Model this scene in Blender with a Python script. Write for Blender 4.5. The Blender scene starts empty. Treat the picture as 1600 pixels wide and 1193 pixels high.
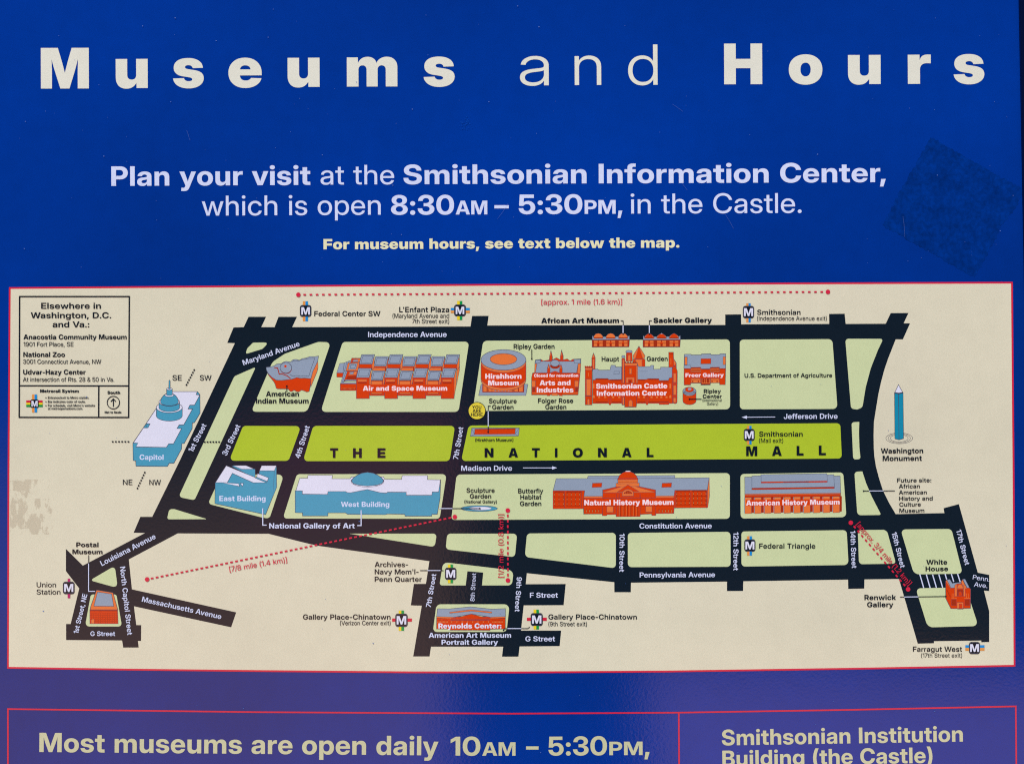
import bpy, bmesh, math, random
from mathutils import Vector, noise
from mathutils.geometry import delaunay_2d_cdt

scene = bpy.context.scene
random.seed(7)

# ------------------------------------------------------------------ camera
# 1 metre of sign = 1000 units of the printed layout; the sign is about 1.65 m wide
ZC = 1.50                                   # height of the middle of the view
DIST = 2.2
cam_data = bpy.data.cameras.new("camera")
cam = bpy.data.objects.new("camera", cam_data)
scene.collection.objects.link(cam)
cam.location = (0.0, -DIST, ZC)
cam.rotation_euler = (math.radians(90), 0, 0)
cam_data.sensor_width = 36.0
cam_data.lens = 36.0 * DIST / 1.6
cam_data.clip_end = 500
scene.camera = cam

# ------------------------------------------------------------------ daylight: sky above, shaded surroundings opposite the sign
SUN_EL, SUN_AZ = 42.0, 200.0
world = bpy.data.worlds.new("World")
scene.world = world
world.use_nodes = True
wn, wl = world.node_tree.nodes, world.node_tree.links
wn.clear()


def wnode(kind, **kw):
    n = wn.new(kind)
    for k, v in kw.items():
        setattr(n, k, v)
    return n


def wmath(op, a, b=None, clamp=False):
    n = wn.new('ShaderNodeMath')
    n.operation = op
    n.use_clamp = clamp
    for i, v in enumerate((a, b)):
        if v is None:
            continue
        if isinstance(v, (int, float)):
            n.inputs[i].default_value = v
        else:
            wl.new(v, n.inputs[i])
    return n.outputs[0]


def wsmooth(v, lo, hi):
    n = wn.new('ShaderNodeMapRange')
    n.interpolation_type = 'SMOOTHSTEP'
    wl.new(v, n.inputs[0])
    n.inputs[1].default_value, n.inputs[2].default_value = lo, hi
    n.inputs[3].default_value, n.inputs[4].default_value = 0, 1
    return n.outputs[0]


sky = wnode('ShaderNodeTexSky', sky_type='NISHITA', sun_disc=False)
sky.sun_elevation = math.radians(SUN_EL)
sky.sun_rotation = math.radians(SUN_AZ)
bg_sky = wnode('ShaderNodeBackground')
bg_sky.inputs[1].default_value = 0.12
wl.new(sky.outputs[0], bg_sky.inputs[0])

tc = wnode('ShaderNodeTexCoord')
sep = wnode('ShaderNodeSeparateXYZ')
wl.new(tc.outputs['Generated'], sep.inputs[0])
wx, wy, wz = sep.outputs
# uneven edges for everything standing round the square
wnz = wnode('ShaderNodeTexNoise')
wnz.inputs['Scale'].default_value = 9.0
wnz.inputs['Detail'].default_value = 1.0
wl.new(tc.outputs['Generated'], wnz.inputs['Vector'])
jit = wmath('MULTIPLY', wmath('SUBTRACT', wnz.outputs['Fac'], 0.5), 0.05)
zj = wmath('ADD', wz, jit)
xj = wmath('ADD', wx, jit)


def wmix(fac, below, colour):
    n = wnode('ShaderNodeMixRGB')
    n.inputs[2].default_value = colour
    wl.new(fac, n.inputs[0])
    wl.new(below, n.inputs[1])
    return n.outputs[0]


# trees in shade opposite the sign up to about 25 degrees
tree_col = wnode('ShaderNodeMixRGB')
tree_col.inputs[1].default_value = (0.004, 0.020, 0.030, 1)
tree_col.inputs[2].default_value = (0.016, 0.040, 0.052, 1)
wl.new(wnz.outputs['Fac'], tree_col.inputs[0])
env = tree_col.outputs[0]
# warm gravel glow, added and shaped for the board's glare; higher on the left
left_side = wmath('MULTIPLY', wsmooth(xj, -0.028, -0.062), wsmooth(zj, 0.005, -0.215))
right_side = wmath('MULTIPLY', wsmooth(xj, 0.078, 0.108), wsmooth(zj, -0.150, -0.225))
glow = wmath('ADD', left_side, right_side, clamp=True)       # a gap is left between the two
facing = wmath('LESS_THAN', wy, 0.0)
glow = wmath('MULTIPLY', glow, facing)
maroon_patch = wmath('MULTIPLY', wmath('MULTIPLY', wsmooth(xj, -0.21, -0.15), wsmooth(xj, -0.020, -0.050)),
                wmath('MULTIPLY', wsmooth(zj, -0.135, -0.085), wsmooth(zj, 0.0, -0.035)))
env = wmix(wmath('MULTIPLY', wmath('MULTIPLY', maroon_patch, facing), 0.8), env, (0.46, 0.085, 0.20, 1))  # added patch of maroon radiance, tints the reflection on the printed roads
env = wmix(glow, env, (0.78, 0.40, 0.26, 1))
# cool grey light added from the ground close by, to offset the warm cast
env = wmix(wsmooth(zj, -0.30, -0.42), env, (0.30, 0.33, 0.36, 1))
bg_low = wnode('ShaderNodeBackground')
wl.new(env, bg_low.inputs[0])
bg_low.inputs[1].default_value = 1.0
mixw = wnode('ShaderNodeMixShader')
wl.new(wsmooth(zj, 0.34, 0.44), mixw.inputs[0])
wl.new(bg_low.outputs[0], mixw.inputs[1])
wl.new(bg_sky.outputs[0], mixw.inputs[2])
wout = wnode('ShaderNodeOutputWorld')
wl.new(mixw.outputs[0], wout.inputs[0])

sun_data = bpy.data.lights.new("sun", 'SUN')
sun_data.energy = 1.5
sun_data.angle = math.radians(20)
sun_data.color = (1.0, 0.998, 0.955)
sun = bpy.data.objects.new("sun", sun_data)
scene.collection.objects.link(sun)
_el, _az = math.radians(SUN_EL), math.radians(SUN_AZ)
sun.rotation_euler = Vector((-math.sin(_az) * math.cos(_el), -math.cos(_az) * math.cos(_el), -math.sin(_el))).to_track_quat('-Z', 'Y').to_euler()

vs = scene.view_settings
vs.view_transform = 'Standard'
vs.look = 'None'
vs.gamma = 1.0
vs.use_curve_mapping = False
vs.exposure = 0.79
scene.display_settings.display_device = 'sRGB'
scene.cycles.use_denoising = False            # keeps the small print readable
scene.cycles.filter_width = 1.15

# ------------------------------------------------------------------ inks and materials
K_LIGHT = 1.0                               # see INKS: base colours are what the ink itself reflects


def lin(c):
    return tuple(((v / 255) / 12.92 if v / 255 <= 0.04045 else ((v / 255 + 0.055) / 1.055) ** 2.4) for v in c)


# base colours of the inks (sRGB bytes)
INKS = {
    'blue': (0, 43, 142),
    'navy': (4, 10, 46),
    'cream': (216, 211, 187),
    'title': (222, 222, 208),
    'ice': (206, 214, 243),
    'note': (224, 222, 184),
    'hours': (196, 196, 160),
    'road': (18, 28, 40),
    'park': (200, 211, 164),
    'lawn': (171, 193, 47),
    'red': (208, 60, 7),
    'orange': (225, 116, 56),
    'brick': (160, 46, 18),
    'grey': (142, 156, 176),
    'teal': (70, 152, 183),
    'deepteal': (24, 136, 170),
    'white': (219, 220, 238),
    'pinkwhite': (240, 218, 226),
    'line': (66, 66, 86),
    'black': (18, 24, 36),
    'carmine': (206, 38, 68),
    'yellow': (221, 204, 62),
    'mblue': (28, 138, 208),
    'morange': (222, 148, 72),
    'mgreen': (22, 150, 74),
    'myellow': (232, 206, 40),
    'mred': (206, 34, 62),
    'mmagenta': (178, 34, 104),
    'pane': (205, 150, 90),
    'glue': (200, 190, 165),
    'ghost': (0, 43, 122),
    'dust': (70, 104, 178),
    'smudge': (14, 72, 168),
}
MATS = {}
BLUE_NOISE_W = 62.47


def ink(name):
    if name in MATS:
        return MATS[name]
    m = bpy.data.materials.new('ink_' + name)
    m.use_nodes = True
    nt = m.node_tree
    N, L = nt.nodes, nt.links
    b = N['Principled BSDF']
    rgb = lin(INKS[name])
    col = (rgb[0] * 0.90, rgb[1] * 0.90, rgb[2] * 0.90, 1)
    geo = N.new('ShaderNodeTexCoord')
    # weathered print: slow fading and a fine print grain
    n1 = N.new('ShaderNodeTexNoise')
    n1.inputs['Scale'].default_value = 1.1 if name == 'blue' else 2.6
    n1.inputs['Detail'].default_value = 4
    n2 = N.new('ShaderNodeTexNoise')
    n2.inputs['Scale'].default_value = 420
    n2.inputs['Detail'].default_value = 2
    n3 = N.new('ShaderNodeTexNoise')
    n3.inputs['Scale'].default_value = 38
    n3.inputs['Detail'].default_value = 5
    for n in (n1, n2, n3):
        L.new(geo.outputs['Object'], n.inputs['Vector'])

    def mr(src, lo, hi, a, c):
        r = N.new('ShaderNodeMapRange')
        L.new(src, r.inputs[0])
        for i, v in enumerate((lo, hi, a, c)):
            r.inputs[i + 1].default_value = v
        return r.outputs[0]

    def mul(a, c):
        q = N.new('ShaderNodeMath')
        q.operation = 'MULTIPLY'
        L.new(a, q.inputs[0])
        L.new(c, q.inputs[1])
        return q.outputs[0]
    strong = name in ('blue', 'cream', 'ghost')
    amp = 0.0 if name == 'blue' else 0.06 if strong else 0.03
    f = mul(mr(n1.outputs['Fac'], 0.3, 0.7, 1 - amp, 1 + amp),
            mr(n2.outputs['Fac'], 0.3, 0.7, 0.968, 1.032))
    dirt = 0.04 if name == 'blue' else 0.02
    f = mul(f, mr(n3.outputs['Fac'], 0.3, 0.7, 1 - dirt, 1 + dirt))
    if name == 'ghost':                       # what a torn-off sticker left behind: mottled
        n4 = N.new('ShaderNodeTexNoise')
        n4.inputs['Scale'].default_value = 150
        n4.inputs['Detail'].default_value = 6
        L.new(geo.outputs['Object'], n4.inputs['Vector'])
        f = mul(f, mr(n4.outputs['Fac'], 0.36, 0.64, 0.86, 1.18))
        f = mul(f, mr(n3.outputs['Fac'], 0.36, 0.64, 0.86, 1.14))
    mix = N.new('ShaderNodeVectorMath')
    mix.operation = 'SCALE'
    mix.inputs[0].default_value = col[:3]
    if name == 'blue':                        # two blues mixed in broad drifts; noise seed picked for a paler top
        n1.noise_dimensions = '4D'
        n1.inputs['W'].default_value = BLUE_NOISE_W
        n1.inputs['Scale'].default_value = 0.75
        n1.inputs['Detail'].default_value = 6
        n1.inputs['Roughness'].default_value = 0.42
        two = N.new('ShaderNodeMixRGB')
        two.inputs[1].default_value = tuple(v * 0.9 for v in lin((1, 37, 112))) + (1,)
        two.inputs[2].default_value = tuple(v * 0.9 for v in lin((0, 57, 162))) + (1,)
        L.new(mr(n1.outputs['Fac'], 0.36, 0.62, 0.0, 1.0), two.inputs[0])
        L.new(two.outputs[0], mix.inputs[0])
    L.new(f, mix.inputs['Scale'])
    L.new(mix.outputs[0], b.inputs['Base Color'])
    b.inputs['Roughness'].default_value = 0.08
    b.inputs['IOR'].default_value = 1.5
    if name in ('dust', 'glue'):
        b.inputs['Roughness'].default_value = 0.7
    # orange peel of the laminate
    bn = N.new('ShaderNodeTexNoise')
    bn.inputs['Scale'].default_value = 210
    bn.inputs['Detail'].default_value = 2
    L.new(geo.outputs['Object'], bn.inputs['Vector'])
    bump = N.new('ShaderNodeBump')
    bump.inputs['Strength'].default_value = 0.085
    bump.inputs['Distance'].default_value = 0.0006
    L.new(bn.outputs['Fac'], bump.inputs['Height'])
    L.new(bump.outputs[0], b.inputs['Normal'])
    MATS[name] = m
    return m


GLYPHS = {
 'L': {
  'a': '521;219 -9 4169 -9 4088 26 4040 96 40 147 4040 189 4072 243 4129 276 4204 295 248 300 4296 307 4356 315 4385 333 385 353 385 361 4385 393 4354 441 4298 469 259 469 4221 469 4161 443 4125 398 122 371 52 376 4058 423 4114 492 4203 531 259 531 4299 531 4370 509 4424 465 4454 401 454 359 454 0 385 0 385 81 382 81 4372 59 4330 17 4265 -9;229 54 4279 54 4349 93 4385 160 385 201 385 273 4378 267 4350 257 4312 250 4267 243 245 240 4206 235 4145 213 4111 175 111 144 4111 115 4141 75 4194 54',
  'd': '571;263 -10 4197 -10 4095 58 4039 180 39 261 4039 342 4096 464 4197 531 264 531 4304 531 4370 505 4418 459 432 429 434 429 434 728 504 728 504 0 436 0 436 93 433 93 4418 63 4369 16 4304 -10;273 53 4324 53 4398 105 4438 199 438 261 4438 324 4398 417 4324 468 273 468 4225 468 4151 419 4109 326 109 261 4109 196 4151 103 4225 53',
  'n': '552;136 316 136 0 67 0 67 522 135 522 135 398 117 398 4141 467 4235 531 296 531 4350 531 4435 485 4485 396 485 330 485 0 415 0 415 325 4415 393 4344 467 282 467 4241 467 4175 433 4136 366',
 },
 'R': {
  '&': '624;271 -10 4200 -10 4095 42 4037 133 37 193 4037 232 4067 295 4132 358 186 397 305 483 4323 497 4349 526 4363 558 363 575 4363 608 4316 653 278 653 4253 653 4213 631 4189 592 189 565 4189 543 4209 501 4251 447 286 405 622 0 509 0 231 330 4183 388 4123 467 4096 531 96 567 4096 617 4141 693 4223 735 277 735 4331 735 4411 694 4456 623 456 578 4456 547 4434 491 4391 440 359 416 213 308 4172 278 4135 224 135 193 4135 160 4171 105 4234 73 272 73 4314 73 4392 112 4453 182 4489 273 489 325 579 325 4579 272 4555 183 4514 113 486 87 465 65 4431 30 4327 -10',
  '(': '319;77 291 4077 373 4107 549 4161 709 196 766 289 766 4254 694 4202 531 4174 366 174 291 4174 223 4199 87 4250 -60 289 -142 196 -142 4138 -42 4077 178',
  ')': '319;30 -142 4070 -59 4120 88 4145 224 145 291 4145 366 4117 531 4065 694 30 766 123 766 4158 709 4212 549 4242 373 242 291 4242 178 4182 -43 123 -142',
  ',': '241;34 -149 76 105 177 105 104 -149',
  '.': '241;120 -8 4093 -8 4054 31 54 58 4054 86 4093 125 120 125 4148 125 4187 86 187 58 4187 31 4148 -8',
  '/': '340;331 762 97 -109 9 -109 244 762',
  '0': '625;312 -11 4230 -11 4110 80 4045 248 45 363 4045 479 4110 647 4230 739 312 739 4395 739 4515 647 4580 479 580 363 4580 248 4516 80 4395 -11;312 76 4366 76 4443 145 4484 274 484 363 4484 453 4443 583 4366 652 312 652 4259 652 4182 582 4141 453 141 363 4141 274 4182 145 4259 76',
  '1': '378;306 728 306 0 207 0 207 628 206 628 28 508 28 609 204 728',
  '2': '579;48 0 48 80 305 320 4347 360 4403 422 4430 481 430 517 4430 559 4396 619 4333 652 290 652 4244 652 4179 614 4144 544 144 496 49 496 4049 568 4110 677 4218 739 290 739 4360 739 4466 683 4526 585 526 521 4526 475 4492 394 4421 309 365 256 186 89 186 87 532 87 532 0',
  '3': '607;306 -11 4229 -11 4113 48 4048 153 48 221 149 221 4149 175 4187 110 4257 75 305 75 4351 75 4423 107 4463 166 463 206 4463 243 4421 299 4344 330 293 330 233 330 233 415 293 415 4337 415 4404 443 4441 495 441 530 4441 568 4407 623 4345 653 303 653 4260 653 4196 621 4160 562 160 520 63 520 4063 584 4125 683 4233 739 303 739 4372 739 4479 686 4539 595 539 536 4539 479 4469 394 409 377 409 375 4456 367 4525 319 4563 247 563 204 4563 141 4496 44 4380 -11',
  '4': '631;33 166 33 248 369 728 432 728 432 616 395 616 142 254 142 252 599 252 599 166;397 0 397 190 397 228 397 728 493 728 493 0',
  '5': '585;292 -10 4222 -10 4111 47 4045 145 42 208 141 208 4144 170 4185 111 4251 77 292 77 4337 77 4405 118 4443 191 443 237 4443 284 4406 357 4339 399 296 399 4243 399 4164 358 147 319 52 322 80 728 501 728 501 640 169 640 151 421 153 421 4183 453 4264 485 311 485 4361 485 4445 449 4507 383 4541 293 541 239 4541 166 4478 54 4366 -10',
  '6': '598;305 -11 4246 -11 4151 32 4082 119 4045 249 45 336 4045 428 4078 577 4146 683 4248 739 315 739 4380 739 4479 689 4540 601 547 542 450 542 4439 592 4372 652 319 652 4259 652 4180 584 4141 463 141 383 143 383 4160 411 4215 453 4285 475 323 475 4389 475 4493 413 4554 304 554 234 4554 163 4491 52 4379 -11;305 75 4347 75 4416 118 4456 190 456 234 4456 278 4417 349 4350 390 307 390 4275 390 4220 366 4178 323 4154 266 154 233 4154 190 4194 118 4263 75',
  '7': '533;79 0 401 638 401 640 29 640 29 728 504 728 504 636 184 0',
  '8': '597;298 -11 4224 -11 4109 41 4045 134 45 194 4045 242 4086 322 4157 373 202 379 202 380 4144 391 4071 480 71 544 4071 600 4130 688 4232 739 298 739 4364 739 4466 688 4525 600 525 544 4525 481 4452 391 395 380 395 379 4440 373 4511 321 4552 242 552 194 4552 134 4487 41 4373 -11;298 74 4345 74 4413 105 4451 161 451 199 4451 238 4412 299 4343 334 298 334 4254 334 4184 299 4145 238 145 199 4145 161 4183 105 4252 74;298 416 4336 416 4394 446 4427 500 427 536 4427 571 4395 624 4337 654 298 654 4259 654 4201 624 4168 571 168 536 4168 500 4201 447 4260 416',
  '9': '598;282 -11 4217 -11 4117 38 4055 128 48 186 146 186 4156 136 4224 76 278 76 4338 76 4417 144 4457 265 457 345 455 345 4437 317 4383 276 4314 255 275 255 4210 255 4105 317 4045 426 45 495 4045 566 4108 677 4220 739 294 739 4353 739 4448 695 4517 608 4554 479 554 392 4554 299 4519 151 4451 45 4349 -11;291 340 4323 340 4379 365 4421 407 4445 464 445 496 4445 539 4404 610 4336 652 294 652 4251 652 4183 610 4142 539 142 495 4142 451 4182 381 4249 340',
  'A': '673;12 0 277 728 397 728 661 0 552 0 406 420 4390 468 4351 589 324 681 350 681 4323 589 4284 468 267 420 120 0;154 195 154 282 519 282 519 195',
  'C': '725;380 -11 4281 -11 4130 83 4045 252 45 363 4045 476 4130 645 4281 739 380 739 4438 739 4540 704 4620 639 4673 547 683 489 580 489 4572 527 4536 585 4484 626 4418 646 381 646 4309 646 4204 576 4146 449 146 363 4146 278 4204 151 4309 82 381 82 4418 82 4483 102 4535 142 4572 200 580 237 683 237 4673 180 4620 89 4540 24 4439 -11',
  'E': '589;72 0 72 728 548 728 548 639 173 639 173 415 521 415 521 327 173 327 173 89 549 89 549 0',
  'F': '566;72 0 72 728 535 728 535 639 173 639 173 410 505 410 505 322 173 322 173 0',
  'G': '735;379 -11 4281 -11 4130 83 4045 252 45 363 4045 476 4130 645 4281 739 377 739 4436 739 4539 703 4620 637 4673 547 682 492 579 492 4571 527 4535 583 4482 624 4416 646 378 646 4309 646 4204 576 4146 449 146 363 4146 278 4205 152 4310 82 379 82 4438 82 4532 133 4587 224 587 285 617 283 404 283 404 369 687 369 687 287 4687 200 4606 65 4467 -11',
  'I': '245;173 728 173 0 72 0 72 728',
  'M': '875;72 0 72 728 214 728 385 286 4391 269 4409 218 4428 162 4445 110 450 92 427 92 4432 110 4449 161 4468 218 4486 269 492 286 660 728 803 728 803 0 703 0 703 405 4703 429 4704 486 4705 548 4707 612 707 641 720 641 4708 606 4685 537 4663 475 4645 424 638 405 479 0 395 0 235 405 4229 424 4210 475 4188 537 4164 606 151 641 167 641 4168 612 4169 549 4171 487 4171 429 171 405 171 0',
  'N': '722;72 0 72 728 186 728 472 276 4483 259 4514 206 4549 144 566 112 555 95 4553 125 4550 200 4549 266 549 284 549 728 650 728 650 0 535 0 280 403 4267 423 4230 485 4182 568 152 619 167 636 4169 580 4172 490 4173 423 173 404 173 0',
  'P': '621;72 0 72 728 336 728 4415 728 4527 671 4587 569 587 501 4587 433 4526 331 4412 274 333 274 130 274 130 362 331 362 4381 362 4450 396 4486 459 486 501 4486 543 4450 605 4380 639 330 639 173 639 173 0',
  'R': '638;72 0 72 728 342 728 4421 728 4533 672 4593 571 593 503 4593 434 4530 334 4415 279 336 279 129 279 129 366 338 366 4387 366 4457 399 4493 461 493 503 4493 545 4456 606 4387 640 337 640 173 640 173 0;492 0 317 328 430 328 607 0',
  'S': '627;317 -12 4233 -12 4110 46 4042 153 41 227 143 227 4144 180 4187 113 4265 78 318 78 4368 78 4443 107 4485 162 485 199 4485 229 4455 271 4393 302 344 314 262 335 4157 361 4057 454 57 529 4057 592 4121 687 4237 739 312 739 4389 739 4502 684 4566 585 568 517 470 517 4465 579 4380 649 310 649 4265 649 4196 620 4157 568 157 534 4157 505 4189 464 4252 434 297 423 375 404 4425 392 4503 356 4557 308 4586 244 586 202 4586 139 4520 42 4400 -12',
  'U': '712;356 -12 4270 -12 4140 56 4069 173 69 249 69 728 170 728 170 256 4170 206 4215 126 4298 81 356 81 4414 81 4497 126 4542 206 542 256 542 728 643 728 643 249 4643 173 4572 56 4443 -12',
  'V': '672;278 0 12 728 120 728 269 307 4283 265 4324 138 352 47 326 47 4353 138 4394 265 408 307 553 728 660 728 397 0',
  'W': '967;210 0 12 728 117 728 227 294 4237 256 4254 181 4270 105 277 67 263 67 4270 105 4286 181 4304 256 314 294 427 728 540 728 653 294 4662 256 4680 181 4697 105 704 67 689 67 4696 105 4712 181 4730 256 739 294 849 728 955 728 756 0 639 0 518 452 4505 500 4483 602 472 659 495 659 4483 603 4462 501 449 452 327 0',
  '[': '319;82 -142 82 766 277 766 277 686 177 686 177 -62 277 -62 277 -142',
  ']': '319;42 -142 42 -62 142 -62 142 686 42 686 42 766 237 766 237 -142',
  'a': '534;219 -9 4168 -9 4086 27 4038 98 38 149 4038 194 4073 251 4132 284 4205 301 244 306 4293 312 4351 319 4376 335 376 354 376 358 4376 386 4350 428 4302 451 267 451 4233 451 4180 428 4149 390 146 367 51 373 4058 422 4115 493 4208 532 268 532 4311 532 4385 509 4440 465 4471 400 471 356 471 0 377 0 377 73 374 73 4364 53 4326 15 4264 -9;237 71 4284 71 4346 106 4376 162 376 195 376 259 4371 254 4344 246 4306 239 4265 233 246 230 4217 226 4166 208 4135 174 135 146 4135 123 4160 89 4206 71',
  'c': '539;282 -12 4209 -12 4099 57 4037 180 37 260 4037 340 4099 464 4209 533 282 533 4327 533 4403 507 4461 459 4499 394 505 354 410 349 4406 371 4385 408 4353 434 4310 449 283 449 4235 449 4169 401 4134 316 134 260 4134 204 4169 120 4235 72 283 72 4310 72 4352 87 4383 113 4404 151 410 173 506 168 4500 129 4462 63 4403 15 4327 -12',
  'd': '582;262 -10 4195 -10 4093 58 4037 180 37 261 4037 342 4094 464 4195 532 262 532 4299 532 4360 509 4406 470 421 444 423 444 423 728 519 728 519 0 425 0 425 80 422 80 4406 53 4360 12 4299 -10;280 74 4326 74 4393 120 4428 205 428 261 4428 318 4393 402 4326 448 280 448 4236 448 4170 404 4134 320 134 261 4134 202 4171 118 4236 74',
  'e': '551;284 -12 4207 -12 4096 58 4037 180 37 260 4037 339 4098 463 4206 533 277 533 4329 533 4417 496 4481 426 4516 325 516 262 516 234 86 234 86 310 465 310 422 285 4422 335 4387 410 4322 451 277 451 4233 451 4168 410 4132 336 132 288 132 244 4132 192 4168 114 4237 71 284 71 4318 71 4371 91 4407 130 415 155 508 150 4497 102 4435 29 4341 -12',
  'f': '332;308 522 308 442 8 442 8 522;103 0 103 605 4103 646 4140 704 4205 735 249 735 4271 735 4307 733 313 732 308 652 4302 652 4273 653 262 653 4228 653 4199 623 199 589 199 0',
  'h': '564;159 305 159 0 63 0 63 728 159 728 159 394 136 394 4161 465 4251 532 314 532 4368 532 4452 486 4501 395 501 327 501 0 405 0 405 316 4405 380 4344 445 288 445 4252 445 4193 415 4159 353',
  'i': '222;63 0 63 522 159 522 159 0;111 614 4085 614 4048 650 48 675 4048 700 4085 736 111 736 4137 736 4173 700 173 675 4173 650 4137 614',
  'k': '525;152 181 152 295 162 295 389 522 509 522 261 272 248 272;63 0 63 728 159 728 159 0;405 0 204 250 271 318 524 0',
  'l': '222;159 728 159 0 63 0 63 728',
  'm': '856;63 0 63 522 156 522 156 411 147 411 4161 451 4210 505 4274 532 310 532 4370 532 4452 462 463 410 447 410 4458 446 4507 501 4578 532 621 532 4669 532 4747 491 4793 408 793 345 793 0 697 0 697 339 4697 396 4633 447 590 447 4555 447 4503 417 4475 365 475 331 475 0 380 0 380 347 4380 392 4321 447 276 447 4246 447 4192 418 4159 361 159 319 159 0',
  'n': '564;159 305 159 0 63 0 63 522 156 522 156 394 136 394 4161 465 4251 532 314 532 4368 532 4452 486 4501 395 501 327 501 0 405 0 405 316 4405 380 4344 445 288 445 4252 445 4193 415 4159 353',
  'o': '566;283 -12 4209 -12 4099 57 4037 180 37 260 4037 341 4099 464 4209 533 283 533 4357 533 4467 464 4529 341 529 260 4529 180 4467 57 4357 -12;283 72 4330 72 4396 120 4431 205 431 260 4431 316 4396 401 4330 449 283 449 4236 449 4169 401 4134 316 134 260 4134 204 4169 120 4235 72',
  'p': '582;63 -204 63 522 157 522 157 444 160 444 4175 470 4221 509 4283 532 320 532 4387 532 4488 464 4545 342 545 261 4545 180 4488 58 4387 -10 320 -10 4283 -10 4223 12 4177 53 161 80 159 80 159 -204;302 74 4346 74 4411 118 4447 202 447 261 4447 320 4411 404 4346 448 302 448 4256 448 4189 402 4153 318 153 261 4153 205 4189 120 4256 74',
  'r': '344;63 0 63 522 155 522 155 439 158 439 4172 481 4237 529 285 529 4297 529 4318 528 324 527 324 435 4318 436 4288 440 270 440 4240 440 4189 412 4159 357 159 316 159 0',
  's': '495;250 -12 4193 -12 4101 25 4043 97 38 151 132 156 4138 113 4198 67 249 67 4301 67 4360 110 360 142 4360 169 4320 203 284 211 198 230 4125 247 4051 321 51 378 4051 424 4101 494 4189 533 247 533 4304 533 4391 493 4442 422 446 373 355 368 4352 405 4296 455 248 455 4203 455 4147 412 147 380 4147 353 4188 319 226 310 312 291 4387 273 4458 203 458 147 4458 98 4404 27 4310 -12',
  't': '325;299 522 299 442 8 442 8 522;97 661 193 661 193 135 4193 105 4218 79 250 79 4261 79 4288 80 298 81 302 1 4289 0 4255 -2 239 -2 4168 -2 4097 62 97 124',
  'u': '564;250 -9 4197 -9 4112 37 4063 128 63 196 63 522 159 522 159 206 4159 143 4221 77 276 77 4312 77 4371 107 4405 170 405 218 405 522 501 522 501 0 408 0 408 128 429 128 4403 58 4313 -9',
  'v': '531;215 0 15 522 119 522 226 228 4241 186 4267 103 280 62 255 62 4268 103 4293 186 308 228 414 522 516 522 316 0',
  'w': '778;178 0 17 522 118 522 179 302 4194 250 4222 136 236 77 222 77 4237 135 4265 249 280 302 342 522 436 522 498 302 4512 250 4541 135 555 77 540 77 4555 135 4583 249 598 302 660 522 762 522 601 0 501 0 434 231 4425 266 4406 338 4388 411 378 447 401 447 4391 411 4372 338 4354 265 344 231 276 0',
  'x': '522;17 0 231 300 230 234 28 522 138 522 203 425 4225 392 4264 329 284 297 241 297 4261 329 4300 392 322 425 388 522 496 522 293 233 293 299 505 0 395 0 319 112 4298 144 4259 205 240 235 283 235 4263 205 4225 144 203 112 126 0',
  'y': '531;65 -202 71 -121 115 -121 4134 -123 4163 -112 4185 -83 194 -58 217 2 15 522 119 522 226 228 4241 186 4267 103 280 62 253 62 4266 103 4292 186 307 228 414 522 516 522 280 -89 4265 -127 4221 -179 4163 -205 127 -205 4110 -205 4079 -203',
  'z': '503;49 0 49 70 331 436 331 439 52 439 52 522 449 522 449 448 172 86 172 84 453 84 453 0',
 },
 'S': {
  "'": '282;92 452 79 728 203 728 190 452',
  '(': '336;67 291 4067 375 4097 551 4150 710 184 766 311 766 4278 695 4228 534 4201 368 201 291 4201 222 4225 87 4274 -58 311 -142 184 -142 4127 -45 4067 176',
  ')': '336;25 -142 4063 -58 4111 87 4135 222 135 291 4135 368 4108 534 4058 695 25 766 152 766 4186 710 4239 551 4269 375 269 291 4269 176 4209 -45 152 -142',
  ',': '258;32 -158 70 114 201 114 124 -158',
  '-': '447;388 346 388 237 60 237 60 346',
  '.': '258;129 -9 4096 -9 4050 37 50 70 4050 103 4096 149 129 149 4162 149 4208 103 208 70 4208 37 4162 -9',
  '/': '362;356 762 122 -109 6 -109 240 762',
  '0': '648;324 -11 4235 -11 4106 80 4037 247 37 363 4037 480 4106 648 4235 739 324 739 4413 739 4542 648 4611 480 611 363 4611 247 4542 79 4414 -11;324 101 4372 101 4442 164 4479 281 479 363 4479 446 4442 563 4372 626 324 626 4276 626 4206 563 4169 446 169 363 4169 281 4206 164 4276 101',
  '1': '394;333 728 333 0 199 0 199 600 198 600 26 487 26 612 202 728',
  '2': '599;45 0 45 102 307 335 4343 367 4394 421 4421 476 421 509 4421 545 4391 598 4336 627 299 627 4259 627 4202 593 4170 530 170 486 42 486 4042 563 4106 676 4221 739 299 739 4373 739 4486 683 4551 583 551 516 4551 468 4515 386 4442 303 386 253 232 115 232 113 556 113 556 0',
  '3': '621;312 -11 4227 -11 4105 52 4040 162 40 229 174 229 4175 189 4208 130 4269 99 311 99 4351 99 4412 127 4447 178 447 211 4447 244 4410 292 4344 319 299 319 234 319 234 423 299 423 4338 423 4398 448 4431 493 431 524 4431 556 4400 604 4347 631 310 631 4274 631 4218 602 4186 551 186 515 55 515 4055 580 4119 681 4235 739 311 739 4384 739 4497 686 4561 595 561 536 4561 475 4486 392 425 378 425 376 4475 369 4546 321 4584 248 584 205 4584 142 4514 44 4392 -11',
  '4': '654;33 154 33 262 355 728 442 728 442 589 392 589 170 266 170 264 621 264 621 154;394 0 394 187 394 236 394 728 524 728 524 0',
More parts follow.
